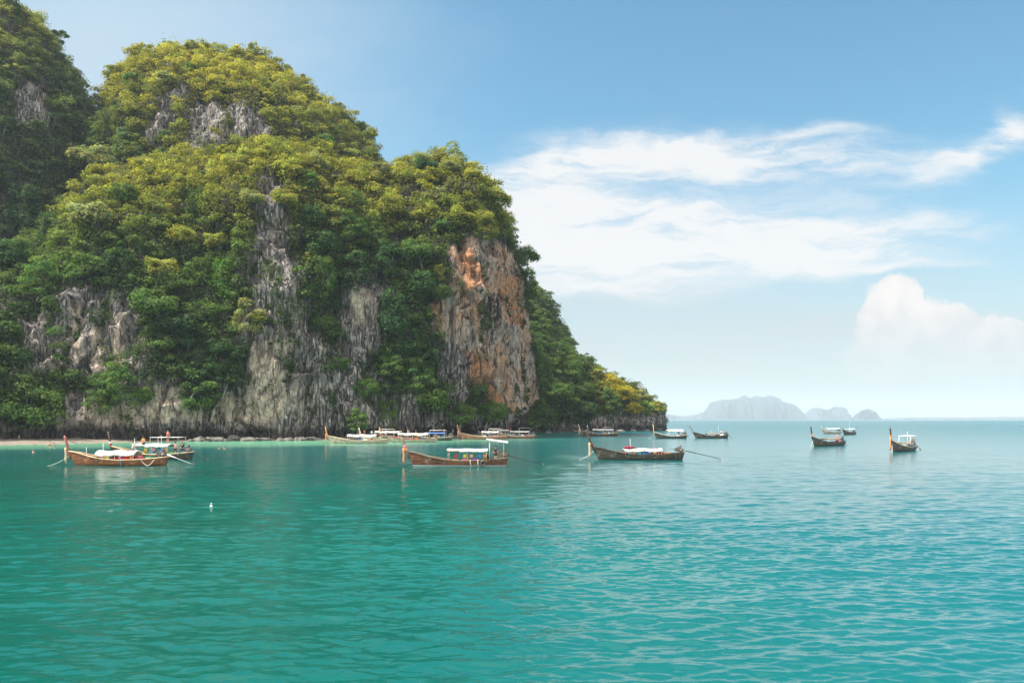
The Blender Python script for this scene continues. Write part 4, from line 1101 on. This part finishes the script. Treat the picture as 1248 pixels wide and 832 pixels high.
boat('shore_b', 'longtail boat with white canopy and blue tarpaulin beached among others below the cliff', 500, 538.6, 11.6, 176, hull='pale', ribbons=('red', 'white'), canopy=(-4.0, 2.6, 1.7), prow_len=1.5, mooring=False, detail=False, shaft=(2.2, 0.4), mast=((0.5, 2.7),), arch=0.22, sag=0.05, rail=REDWOOD)
boat('shore_c', 'dark longtail boat with black frame nearest the orange wall among the beached boats', 526, 536.6, 9.5, 183, hull='dark', canopy=(-3.2, 1.6, 1.75), canopy_mat=BLUECANVAS, ribbons=('blue',), prow=DARKWOOD, mooring=False, detail=False, frame=(-3.4, 0.4, 2.4), shaft=(2.2, 0.4))
boat('wall_a', 'brown longtail boat with thin orange stem and pink awning below the orange wall', 590, 535.0, 11.2, 180, hull='rust', garland=ORANGEWOOD, prow=ORANGEWOOD, prow_len=1.9, lean=0.5, ribbons=('salmon',), canopy_mat=GREYCANVAS, canopy=(-3.6, 0.6, 1.7), frame=(-4.2, -1.2, 2.6), detail=False, mooring=False, shaft=(1.6, 0.4), arch=0.28, sag=0.06)
boat('wall_b', 'reddish longtail boat with high white roof moored at the foot of the orange wall', 630, 534.0, 9.0, 176, hull='rust', prow=DARKWOOD, prow_len=1.0, ribbons=('pink',), canopy=(-3.2, 1.8, 1.75), frame=(-3.4, -0.6, 2.7), detail=False, mooring=False, shaft=(1.6, 0.4), arch=0.16, sag=0.04, rail=CANVAS)
boat('shore_d', 'bleached longtail boat with red and white bow cloths, farthest back of the beached row', 470, 537.2, 10.5, 174, hull='pale', rail=REDWOOD, prow=TAN, prow_len=1.3, ribbons=('red', 'white'), canopy_mat=GREYCANVAS, canopy=(-3.4, 2.4, 2.0), arch=0.25, sag=0.05, mooring=False, detail=False, frame=(-2.0, 1.0, 2.7), shaft=(1.6, 0.4))
boat('wall_c', 'dark longtail boat with teal cargo tucked between the two boats under the orange wall', 607, 533.4, 9.0, 186, hull='dark', rail=CANVAS, prow=DARKWOOD, prow_len=1.1, ribbons=('white',), canopy_mat=GREYCANVAS, canopy=(-2.8, 1.6, 2.0), arch=0.22, mooring=False, detail=False, shaft=(1.2, 0.4))
boat('headland_a', 'grey longtail boat with long white canopy and pale stem moored before the headland', 731, 531.0, 10.4, 180, hull='dark', rail=TAN, prow=TAN, garland=TAN, prow_len=1.8, lean=0.6, ribbons=('white',), canopy_mat=GREYCANVAS, canopy=(-4.0, 2.2, 1.75), detail=False, shaft=(1.8, 0.4), frame=(-3.6, -1.0, 2.6), arch=0.34, sag=0.06)
boat('headland_b', 'black longtail boat with tall canopy lying just off the tip of the headland', 818, 534.0, 8.0, 188, hull='dark', rail=CANVAS, prow=TAN, prow_len=1.9, lean=0.25, ribbons=('orange',), canopy=(-3.0, 1.2, 1.95), frame=(-3.2, 0.6, 2.3), detail=False, shaft=(1.4, 0.3), arch=0.25, sag=0.05)
boat('open_a', 'small dark longtail boat with slim stem alone between headland and far islands', 867, 533.8, 8.4, 182, hull='dark', rail=DARKWOOD, prow=DARKWOOD, prow_len=1.55, lean=0.9, ribbons=(), canopy=(-1.6, 1.4, 1.15), canopy_mat=TARP, front_roll=False, detail=False, shaft=(1.6, 0.3), mast=((-1.8, 3.4), (0.2, 2.2)), arch=0.2, sag=0.05)
boat('open_b', 'dark longtail boat with orange stem and pink cloths facing the viewer, left of two', 1010, 543.0, 9.6, 217, hull='dark', rail=DARKWOOD, prow=DARKWOOD, prow_len=1.8, lean=0.45, ribbons=('salmon', 'orange'), canopy=(-2.2, 1.6, 1.3), canopy_mat=TARP, front_roll=False, detail=False, shaft=(1.6, 0.3), mooring=True, bow=1.75)
boat('open_c', 'small black longtail boat with white cabin roof farthest out before the islands', 1035, 529.5, 7.4, 222, hull='dark', rail=DARKWOOD, prow=DARKWOOD, prow_len=0.5, lean=0.1, ribbons=(), canopy=(-2.2, 1.8, 1.8), front_roll=False, detail=False, shaft=(1.4, 0.3), mast=((0.5, 4.4),), mooring=False)
boat('open_d', 'white roofed longtail boat half hidden behind the orange stemmed boat', 1014, 528.2, 5.8, 185, hull='pale', rail=CANVAS, prow=TAN, prow_len=0.9, ribbons=(), canopy=(-2.4, 1.9, 1.75), front_roll=False, detail=False, shaft=(1.0, 0.3), mooring=False)
boat('right', 'dark longtail boat with black tipped stem facing the viewer at far right', 1101, 549.3, 9.6, 226, hull='dark', rail=TAN, prow=DARKWOOD, prow_len=1.8, lean=0.45, ribbons=('orange', 'salmon', 'orange'), garland=ORANGEWOOD, canopy=(-2.0, 1.0, 1.2), canopy_mat=TARP, front_roll=False, frame=(-3.6, -0.6, 2.35), mast=((-1.0, 3.0),), shaft=(3.2, 0.5), bow=1.8)

# ---- loads lying in the boats
def load(kind, label, cat, bkey, p, mat, size=(0.5, 0.5, 0.4), group='things carried in the boats'):
    b = MB(); sx, sy, sz = size
    if kind == 'bag':
        b.ball((0, 0, sz * 0.45), 1.0, 2, (sx / 2, sy / 2, sz / 2), 0.05); b.tube([(-0.06, 0, sz * 0.85), (0, 0, sz * 1.02), (0.07, 0, sz * 1.12)], [0.07, 0.045, 0.08], 7)
    elif kind == 'barrel':
        b.tube([(0, 0, 0), (0, 0, 0.05), (0, 0, sz * 0.33), (0, 0, sz * 0.36), (0, 0, sz * 0.66), (0, 0, sz * 0.69), (0, 0, sz - 0.04), (0, 0, sz)], [sx * .46, sx * .5, sx * .5, sx * .53, sx * .53, sx * .5, sx * .5, sx * .44], 14)
        b.tube([(0.1, 0, sz), (0.1, 0, sz + 0.04)], 0.05, 8)
    elif kind == 'crate':
        for z in (0.04, sz * 0.5, sz - 0.04):
            for sg in (-1, 1):
                b.box((0, sg * (sy / 2 - 0.02), z), (sx, 0.03, sz * 0.24), bevel=0.006); b.box((sg * (sx / 2 - 0.02), 0, z), (0.03, sy - 0.08, sz * 0.24), bevel=0.006)
        b.box((0, 0, 0.02), (sx - 0.08, sy - 0.08, 0.03)); b.box((0, 0, sz * 0.8), (sx - 0.1, sy - 0.1, 0.06))
    else:  # life jackets: a folded vest with collar
        b.box((0, 0, sz * 0.3), (sx, sy, sz * 0.6), bevel=0.07); b.box((0, sy * 0.18, sz * 0.7), (sx * 0.8, sy * 0.5, sz * 0.35), bevel=0.06); b.tube([(-sx * .3, -sy * .2, sz * .62), (0, -sy * .35, sz * .8), (sx * .3, -sy * .2, sz * .62)], 0.07, 7)
    o = b.obj(kind if kind != 'vest' else 'life_jacket', mat, None, True)
    w = on_boat(BOATS[bkey], p); o.location = w; o.rotation_euler = (0, 0, BOATS[bkey].rotation_euler.z + random.uniform(-0.3, 0.3))
    tag(o, label, cat, group); return o
bpy.context.view_layer.update()
load('bag', 'big bright red bag in the middle of the brown boat at left', 'bag', 'left', (-0.95, 0.35, 0.42), CLOTH['red'], (1.25, 0.9, 0.72))
load('bag', 'dark maroon bag beside the red one in the brown boat at left', 'bag', 'left', (-2.25, 0.35, 0.42), CLOTH['maroon'], (1.2, 0.9, 0.74))
load('bag', 'small red bundle under the white canopy of the brown boat', 'bag', 'left', (0.5, 0.2, 0.5), CLOTH['red'], (0.9, 0.5, 0.5))
load('crate', 'green plastic crate near the stern of the brown boat at left', 'crate', 'left', (-3.35, 0.2, 0.45), CLOTH['green'], (0.7, 0.6, 0.5))
load('vest', 'pink life jacket pile under the canopy of the front middle boat', 'life jacket', 'front', (-0.7, 0.4, 0.48), CLOTH['pink'], (0.9, 0.6, 0.42))
load('vest', 'purple life jacket pile beside the pink one in the front middle boat', 'life jacket', 'front', (-1.7, 0.45, 0.48), CLOTH['purple'], (0.8, 0.6, 0.46))
load('vest', 'salmon life jackets at the front end of the canopy in the middle boat', 'life jacket', 'front', (0.4, 0.4, 0.46), CLOTH['salmon'], (0.9, 0.6, 0.36))
load('bag', 'black bag before the stern awning of the front middle boat', 'bag', 'front', (-3.0, 0.35, 0.5), CLOTH['black'], (0.55, 0.5, 0.6))
load('barrel', 'turquoise barrel standing amidships in the dark boat right of centre', 'barrel', 'middle', (0.15, 0.4, 0.30), CLOTH['cyan'], (0.75, 0.75, 0.85))
load('barrel', 'blue barrel next to the turquoise one in the dark boat', 'barrel', 'middle', (-0.62, 0.4, 0.30), CLOTH['blue'], (0.75, 0.75, 0.82))
load('bag', 'purple sack behind the blue barrel in the dark boat', 'bag', 'middle', (-1.45, 0.4, 0.40), CLOTH['purple'], (0.7, 0.6, 0.62))
load('crate', 'orange crate at the stern of the dark boat right of centre', 'crate', 'middle', (-3.1, 0.3, 0.48), CLOTH['orange'], (0.8, 0.7, 0.42))
load('bag', 'long maroon bundle ahead of the canopy in the dark boat', 'bag', 'middle', (2.2, 0.3, 0.45), CLOTH['maroon'], (1.5, 0.7, 0.55))
load('bag', 'maroon roll lying on the front of the dark boat canopy', 'bag', 'middle', (1.4, 0.3, 1.38), CLOTH['maroon'], (1.7, 0.8, 0.32))
load('bag', 'white sack under the canopy of the dark boat right of centre', 'bag', 'middle', (1.15, 0.35, 0.40), CLOTH['white'], (0.8, 0.6, 0.62))
load('vest', 'pink cloth bundle on the stern of the left boat facing the viewer', 'life jacket', 'open_b', (-2.6, 0.3, 0.62), CLOTH['pink'], (0.9, 0.7, 0.55))
load('bag', 'blue bag on the stern of the far right boat', 'bag', 'right', (-2.8, 0.3, 0.6), CLOTH['blue'], (0.7, 0.6, 0.55))

for k, (bk, where, xs, z, cols) in enumerate([('front', 'front middle boat', (-2.7, -2.2, -1.3, -0.6, 0.3), 1.12, ('orange', 'blue', 'salmon', 'yellow', 'red')), ('left', 'brown boat at left', (-1.6, -0.4, 0.9), 0.95, ('orange', 'pink', 'yellow')), ('middle', 'dark boat right of centre', (-2.3, -1.7, 0.8), 0.92, ('red', 'yellow', 'salmon')), ('behind_left', 'crowded boat at left', (-2.3, -1.5, -0.6, 0.4), 1.2, ('orange', 'blue', 'pink', 'yellow'))]):
    for xx, cc in zip(xs, cols):
        o = load('vest', f'{cc} life jacket hanging under the canopy edge of the {where}', 'life jacket', bk, (xx, 0.86, z), CLOTH[cc], (0.34, 0.36, 0.2), 'life jackets hung under the canopies')
        o.rotation_euler = (R(90), 0, BOATS[bk].rotation_euler.z)
FAR_LOADS = [('shore_a', 'pale bleached beached boat', ('red', 'white', 'blue')), ('shore_b', 'white roofed beached boat', ('blue', 'orange', 'pink')), ('shore_c', 'blue roofed beached boat', ('cyan', 'white')),
    ('wall_a', 'pink awning boat under the orange wall', ('pink', 'purple', 'white')), ('wall_b', 'high roofed boat under the orange wall', ('red', 'white')), ('shore_d', 'rearmost beached boat', ('red', 'yellow', 'blue', 'white')), ('wall_c', 'dark boat between the two under the orange wall', ('cyan', 'pink', 'green')), ('headland_a', 'boat before the headland', ('white', 'salmon', 'blue')),
    ('headland_b', 'boat off the headland tip', ('orange', 'white')), ('open_a', 'slim stemmed dark boat', ('white', 'maroon')), ('behind_left', 'crowded boat at left', ('green', 'maroon', 'cyan', 'yellow'))]
for bk, where, cols in FAR_LOADS:
    for k, cc in enumerate(cols):
        load('vest' if k % 2 else 'bag', f"{cc} {'life jacket' if k % 2 else 'bag'} lying in the {where}", 'life jacket' if k % 2 else 'bag', bk, (-2.7 + 1.25 * k, 0.45, 0.46), CLOTH[cc], (0.95, 0.7, 0.62))
# ---- dark boulders fallen at the foot of the cliff
BOULDER = simple_mat('dark_shore_rock', (0.03, 0.028, 0.026), (0.16, 0.145, 0.13), 1.4, 0.9, (1, 1, 1), 0.8)
BSH = []
for k in range(5):
    b = MB(); b.ball((0, 0, 0), 1.0, 3)
    me = b.mesh('boulder', False)
    co = np.array([v.co for v in me.vertices]); co *= (1 + 0.30 * fbm(co * 1.3 + 9 * k, 3, k))[:, None]; co[:, 2] *= 0.62
    me.vertices.foreach_set('co', co.astype(np.float32).ravel()); me.update(); me.materials.append(BOULDER); BSH.append(me)
BSPOT = [(p_, 'under the bushes at far left') for p_ in (-8, 6, 18, 30, 44, 80)] + [(p_, 'between the left boats and the grey rock') for p_ in (232, 243, 256, 262, 274, 283, 296, 304, 318, 330, 341, 352, 366, 379, 388)] + [(p_, 'behind the beached boats') for p_ in (402, 418, 431, 447, 465, 476, 490, 512, 534)] + [(p_, 'at the foot of the orange wall') for p_ in (548, 556, 571, 583, 601, 616, 634, 641)] + [(p_, 'below the headland') for p_ in (668, 684, 702, 716, 735, 757, 772, 789, 802)]
for k, (p_, where) in enumerate(BSPOT):
    i = np.interp(p_, [-420, -150, 0, 80, 125, 200, 265, 310, 385, 430, 475, 530, 580, 612, 632, 642, 648, 690, 745, 788, 806], [146, 156, 168, 176, 178, 181, 183, 186, 190, 194, 198, 205, 211, 219, 230, 243, 262, 312, 326, 334, 352])
    Yb = i - random.uniform(1.5, 5.5); sz = random.uniform(0.6, 1.9)
    o = link('boulder', BSH[k % 5]); o.location = ((p_ - 624) / F * Yb, Yb, 0.1); o.rotation_euler = (0, 0, random.uniform(0, 6.28)); o.scale = (sz * random.uniform(.8, 1.4), sz, sz * random.uniform(.7, 1.1))
    tag(o, 'dark wet boulder at the cliff foot ' + where, 'boulder', 'boulders ' + where)

# ------------------------------------------------------------------ people
SKIN = simple_mat('skin', (0.36, 0.20, 0.13), (0.45, 0.27, 0.18), 6, 0.6)
HAIR = simple_mat('black_hair', (0.012, 0.01, 0.009), (0.03, 0.025, 0.02), 12, 0.5)
def skin_mesh(name, joints, edges, radii, levels=1):
    me = bpy.data.meshes.new(name); me.from_pydata(joints, edges, [])
    o = bpy.data.objects.new(name, me); COL.objects.link(o)
    sk = o.modifiers.new('skin', 'SKIN'); sk.use_smooth_shade = True
    for i, r in enumerate(radii): me.skin_vertices[0].data[i].radius = (r, r) if not isinstance(r, tuple) else r
    me.skin_vertices[0].data[0].use_root = True
    sb = o.modifiers.new('sub', 'SUBSURF'); sb.levels = levels; sb.render_levels = levels
    dg = bpy.context.evaluated_depsgraph_get()
    out = bpy.data.meshes.new_from_object(o.evaluated_get(dg)); out.name = name
    bpy.data.objects.remove(o); 
    for p in out.polygons: p.use_smooth = True
    return out
def person_pose(pose):
    """joint positions; figure faces +X"""
    hip = 0.92; J = {}
    if pose == 'sit': hip = 0.12
    J['pelvis'] = (0, 0, hip); J['waist'] = (0.0, 0, hip + 0.18); J['chest'] = (0.01, 0, hip + 0.38); J['neck'] = (0.02, 0, hip + 0.54); J['head0'] = (0.03, 0, hip + 0.62); J['head1'] = (0.05, 0, hip + 0.72); J['head2'] = (0.04, 0, hip + 0.80)
    for sg, n in ((1, 'l'), (-1, 'r')):
        J['sh' + n] = (0.01, sg * 0.17, hip + 0.49)
        if pose == 'wave' and n == 'l':
            J['el' + n] = (0.10, sg * 0.38, hip + 0.62); J['wr' + n] = (0.14, sg * 0.36, hip + 0.88); J['ha' + n] = (0.15, sg * 0.35, hip + 0.98)
        elif pose == 'sit':
            J['el' + n] = (0.10, sg * 0.23, hip + 0.24); J['wr' + n] = (0.30, sg * 0.16, hip + 0.14); J['ha' + n] = (0.38, sg * 0.14, hip + 0.12)
        else:
            J['el' + n] = (-0.02, sg * 0.24, hip + 0.22); J['wr' + n] = (0.06, sg * 0.25, hip - 0.03); J['ha' + n] = (0.08, sg * 0.25, hip - 0.12)
        J['hp' + n] = (0, sg * 0.09, hip - 0.04)
        if pose == 'sit':
            J['kn' + n] = (0.42, sg * 0.13, hip + 0.18); J['an' + n] = (0.62, sg * 0.11, hip - 0.06); J['to' + n] = (0.76, sg * 0.12, hip - 0.08)
        else:
            st = 0.10 * sg if pose == 'walk' else 0.02
            J['kn' + n] = (0.03 + st, sg * 0.10, 0.50); J['an' + n] = (st * 1.6 - 0.02, sg * 0.10, 0.08); J['to' + n] = (st * 1.6 + 0.14, sg * 0.12, 0.035)
    return J
RAD = dict(pelvis=0.13, waist=0.115, chest=0.135, neck=0.055, head0=0.07, head1=0.095, head2=0.06, sh=0.065, el=0.045, wr=0.033, ha=0.036, hp=0.10, kn=0.062, an=0.042, to=0.034)
LINKS = [('pelvis', 'waist'), ('waist', 'chest'), ('chest', 'neck'), ('neck', 'head0'), ('head0', 'head1'), ('head1', 'head2')]
for n in 'lr': LINKS += [('chest', 'sh' + n), ('sh' + n, 'el' + n), ('el' + n, 'wr' + n), ('wr' + n, 'ha' + n), ('pelvis', 'hp' + n), ('hp' + n, 'kn' + n), ('kn' + n, 'an' + n), ('an' + n, 'to' + n)]
def sub_skin(name, J, keys, links, grow):
    ix = {k: i for i, k in enumerate(keys)}
    return skin_mesh(name, [J[k] for k in keys], [(ix[a], ix[b]) for a, b in links if a in ix and b in ix], [RAD.get(k, RAD.get(k[:2])) + grow for k in keys])
def lerp3(a, b, f): return tuple(a[i] + (b[i] - a[i]) * f for i in range(3))
PEOPLE = {}
for pose in ('stand', 'walk', 'wave', 'sit'):
    J = person_pose(pose)
    keys = ['pelvis', 'waist', 'chest', 'neck', 'head0', 'head1', 'head2'] + [a + n for n in 'lr' for a in ('sh', 'el', 'wr', 'ha', 'hp', 'kn', 'an', 'to')]
    body = sub_skin('body', J, keys, LINKS, 0.0); body.materials.append(SKIN)
    J2 = dict(J); 
    for n in 'lr': J2['el' + n] = lerp3(J['sh' + n], J['el' + n], 0.6)
    shirt = sub_skin('shirt', J2, ['pelvis', 'waist', 'chest', 'shl', 'shr', 'ell', 'elr'], LINKS, 0.022)
    for n in 'lr': J2['kn' + n] = lerp3(J['hp' + n], J['kn' + n], 0.75)
    shorts = sub_skin('shorts', J2, ['pelvis', 'hpl', 'hpr', 'knl', 'knr'], LINKS, 0.024)
    b = MB(); h = J['head1']; b.ball((h[0] - 0.02, 0, h[2] + 0.035), 1.0, 2, (0.105, 0.098, 0.095)); hair = b.mesh('hair'); hair.materials.append(HAIR)
    PEOPLE[pose] = (body, shirt, shorts, hair)
def tinted(name):
    m, t, out = material(name)
    oi = t.n('ShaderNodeObjectInfo'); co = t.n('ShaderNodeTexCoord').outputs['Object']
    c = t.mix(t.ramp(t.noise(co, 7.0), 0.3, 0.7, 0.0, 0.35), oi.outputs['Color'], (0.05, 0.05, 0.05))
    t.set(out, 'Surface', t.n('ShaderNodeBsdfPrincipled', {'Base Color': c, 'Roughness': 0.85})); return m
FABRIC = tinted('clothing')
for ps in PEOPLE.values():
    for me in ps[1:3]: me.materials.append(FABRIC)
COLR = dict(white=(0.8, 0.8, 0.8), red=(0.6, 0.05, 0.04), blue=(0.06, 0.14, 0.45), orange=(0.75, 0.28, 0.06), pink=(0.7, 0.3, 0.35), black=(0.02, 0.02, 0.02), grey=(0.25, 0.25, 0.27), yellow=(0.75, 0.6, 0.1), green=(0.1, 0.3, 0.12), navy=(0.02, 0.03, 0.1))
def person(label, loc, face, pose, shirt, shorts, group):
    r = empty('person', loc, face); tag(r, label, 'person', group)
    body, sh, so, ha = PEOPLE[pose]
    link('body', body, r); link('hair', ha, r)
    if shirt: link('shirt', sh, r).color = (*COLR[shirt], 1)
    link('shorts', so, r).color = (*COLR[shorts], 1)
    return r
def aboard(label, bkey, p, face, pose, shirt, shorts):
    person(label, on_boat(BOATS[bkey], p), BOATS[bkey].rotation_euler.z + face, pose, shirt, shorts, 'people aboard the boats')
aboard('person in red shirt standing high on the crowded boat at left', 'behind_left', (-2.2, 0.2, 1.9), 1.3, 'stand', 'red', 'black')
aboard('person in orange shirt seated on the canopy of the crowded boat', 'behind_left', (0.9, 0.5, 1.9), 1.6, 'sit', 'orange', 'navy')
aboard('person in white shirt standing at the bow side of the crowded boat', 'behind_left', (2.6, 0.0, 0.5), 1.2, 'stand', 'white', 'grey')
aboard('person in dark clothes at the stern of the crowded boat', 'behind_left', (-4.1, 0.2, 0.45), 1.9, 'wave', 'black', 'navy')
aboard('person in pink shirt near the stern of the crowded boat', 'behind_left', (-3.3, 0.4, 0.45), 1.0, 'stand', 'pink', 'black')
aboard('person in green shirt seated amid gear on the crowded boat', 'behind_left', (-1.2, 0.5, 0.55), 1.4, 'sit', 'green', 'grey')
aboard('boatman in dark shirt standing under the white stern awning', 'front', (-3.85, 0.15, 0.5), 0.9, 'stand', 'navy', 'black')
aboard('seated passenger in blue under the canopy of the dark boat', 'middle', (-2.1, 0.3, 0.55), 1.4, 'sit', 'blue', 'white')
aboard('passenger in pink at the stern of the orange stemmed boat facing the viewer', 'open_b', (-3.2, -0.2, 0.5), 0.4, 'stand', 'pink', 'navy')
aboard('dark dressed boatman in the far right boat', 'right', (-3.6, 0.1, 0.5), 0.3, 'stand', 'grey', 'black')
aboard('person in white standing in the small boat near the headland tip', 'headland_b', (-2.0, 0.1, 0.5), 1.2, 'stand', 'white', 'blue')
aboard('person in white at the stern of the slim stemmed dark boat', 'open_a', (-2.6, 0.1, 0.5), 1.2, 'stand', 'white', 'black')
# people on the narrow beach behind the moored boats
def ground_z(x, y): 
    d = foot_distance(np.array([x]), np.array([y]))[0]; return max(-0.35, 1.3 - 0.11 * d)
def ashore(label, px, Y, face, pose, shirt, shorts, z=None):
    x = (px - 624) / F * Y
    person(label, (x, Y, ground_z(x, Y) if z is None else z), face, pose, shirt, shorts, 'people along the shore')
ashore('sunbather with bare back seated at the water edge at far left', 61, 147.5, -2.4, 'sit', None, 'orange', 0.05)
ashore('person crouching in the shallows beside the seated sunbather', 66, 143.0, 2.6, 'sit', 'grey', 'navy', -0.25)
who = [('red', 'black'), ('white', 'blue'), ('orange', 'grey'), ('blue', 'white'), ('black', 'red'), ('yellow', 'navy'), ('pink', 'black'), ('navy', 'orange'), ('white', 'red'), ('grey', 'blue'), ('green', 'white'), (None, 'blue'), ('red', 'navy'), ('white', 'black'), (None, 'red'), ('orange', 'navy')]
spots = [(444, 'below the grey rock'), (453, 'below the grey rock'), (462, 'below the grey rock'), (470, 'between the first two beached boats'), (480, 'behind the beached boats'), (489, 'behind the blue roofed boat'), (498, 'behind the blue roofed boat'), (507, 'behind the blue roofed boat'), (541, 'on the shore right of the beached boats'), (552, 'on the shore right of the beached boats'), (604, 'behind the pink awning boat'), (611, 'at the foot of the orange wall'), (622, 'at the foot of the orange wall'), (716, 'on the rocks behind the headland boat'), (728, 'on the rocks behind the headland boat'), (738, 'on the rocks behind the headland boat')]
for (px_, where), (a_, b_) in zip(spots, who):
    Yf_ = float(np.interp(px_, [430, 475, 530, 580, 612, 632, 690, 745], [194, 198, 205, 211, 219, 230, 308, 322])) - random.uniform(3.5, 7.0)
    nm = f'person in {a_} shirt and {b_} shorts ' if a_ else f'bare chested person in {b_} shorts '
    ashore(nm + where, px_, Yf_, random.uniform(-3, 3), random.choice(['stand', 'walk', 'stand', 'wave']), a_, b_, None if px_ < 640 else 0.9)
# swimmers
def swimmer(label, px, pyw, skin_rot):
    x, y = world_px(px, pyw)
    r = person(label, (x, y, -1.42), skin_rot, 'wave', None, 'black', 'swimmers')
swimmer('swimmer with raised arm in the shallows at far left', 41, 551, 1.2)
swimmer('left one of two swimmers in the shallows behind the crowded boat', 266, 546.5, -0.4)
swimmer('right one of two swimmers in the shallows behind the crowded boat', 275, 546.7, 2.0)
swimmer('swimmer at the shore edge right of the orange wall boats', 654, 531.5, 1.0)

# the small white mooring float out in the bay
x, y = world_px(257.5, 617.5)
bq = empty('mooring_float', (x, y, 0.0)); tag(bq, 'small white mooring float alone on the teal water', 'float')
b = MB(); b.ball((0, 0, 0.04), 0.085, 3, (1, 1, 0.95)); b.obj('float_ball', CLOTH['white'], bq, True)
b = MB(); b.tube([(0, 0, 0.13), (0, 0, 0.18), (0.01, 0, 0.23)], [0.04, 0.028, 0.04], 8); b.obj('top_ring', CLOTH['white'], bq, True)
b = MB(); b.tube(curve_pts((0.1, 0, 0.02), (0.5, 0.3, -0.3), 0.02), 0.015, 5); b.obj('float_line', ROPE, bq, True)
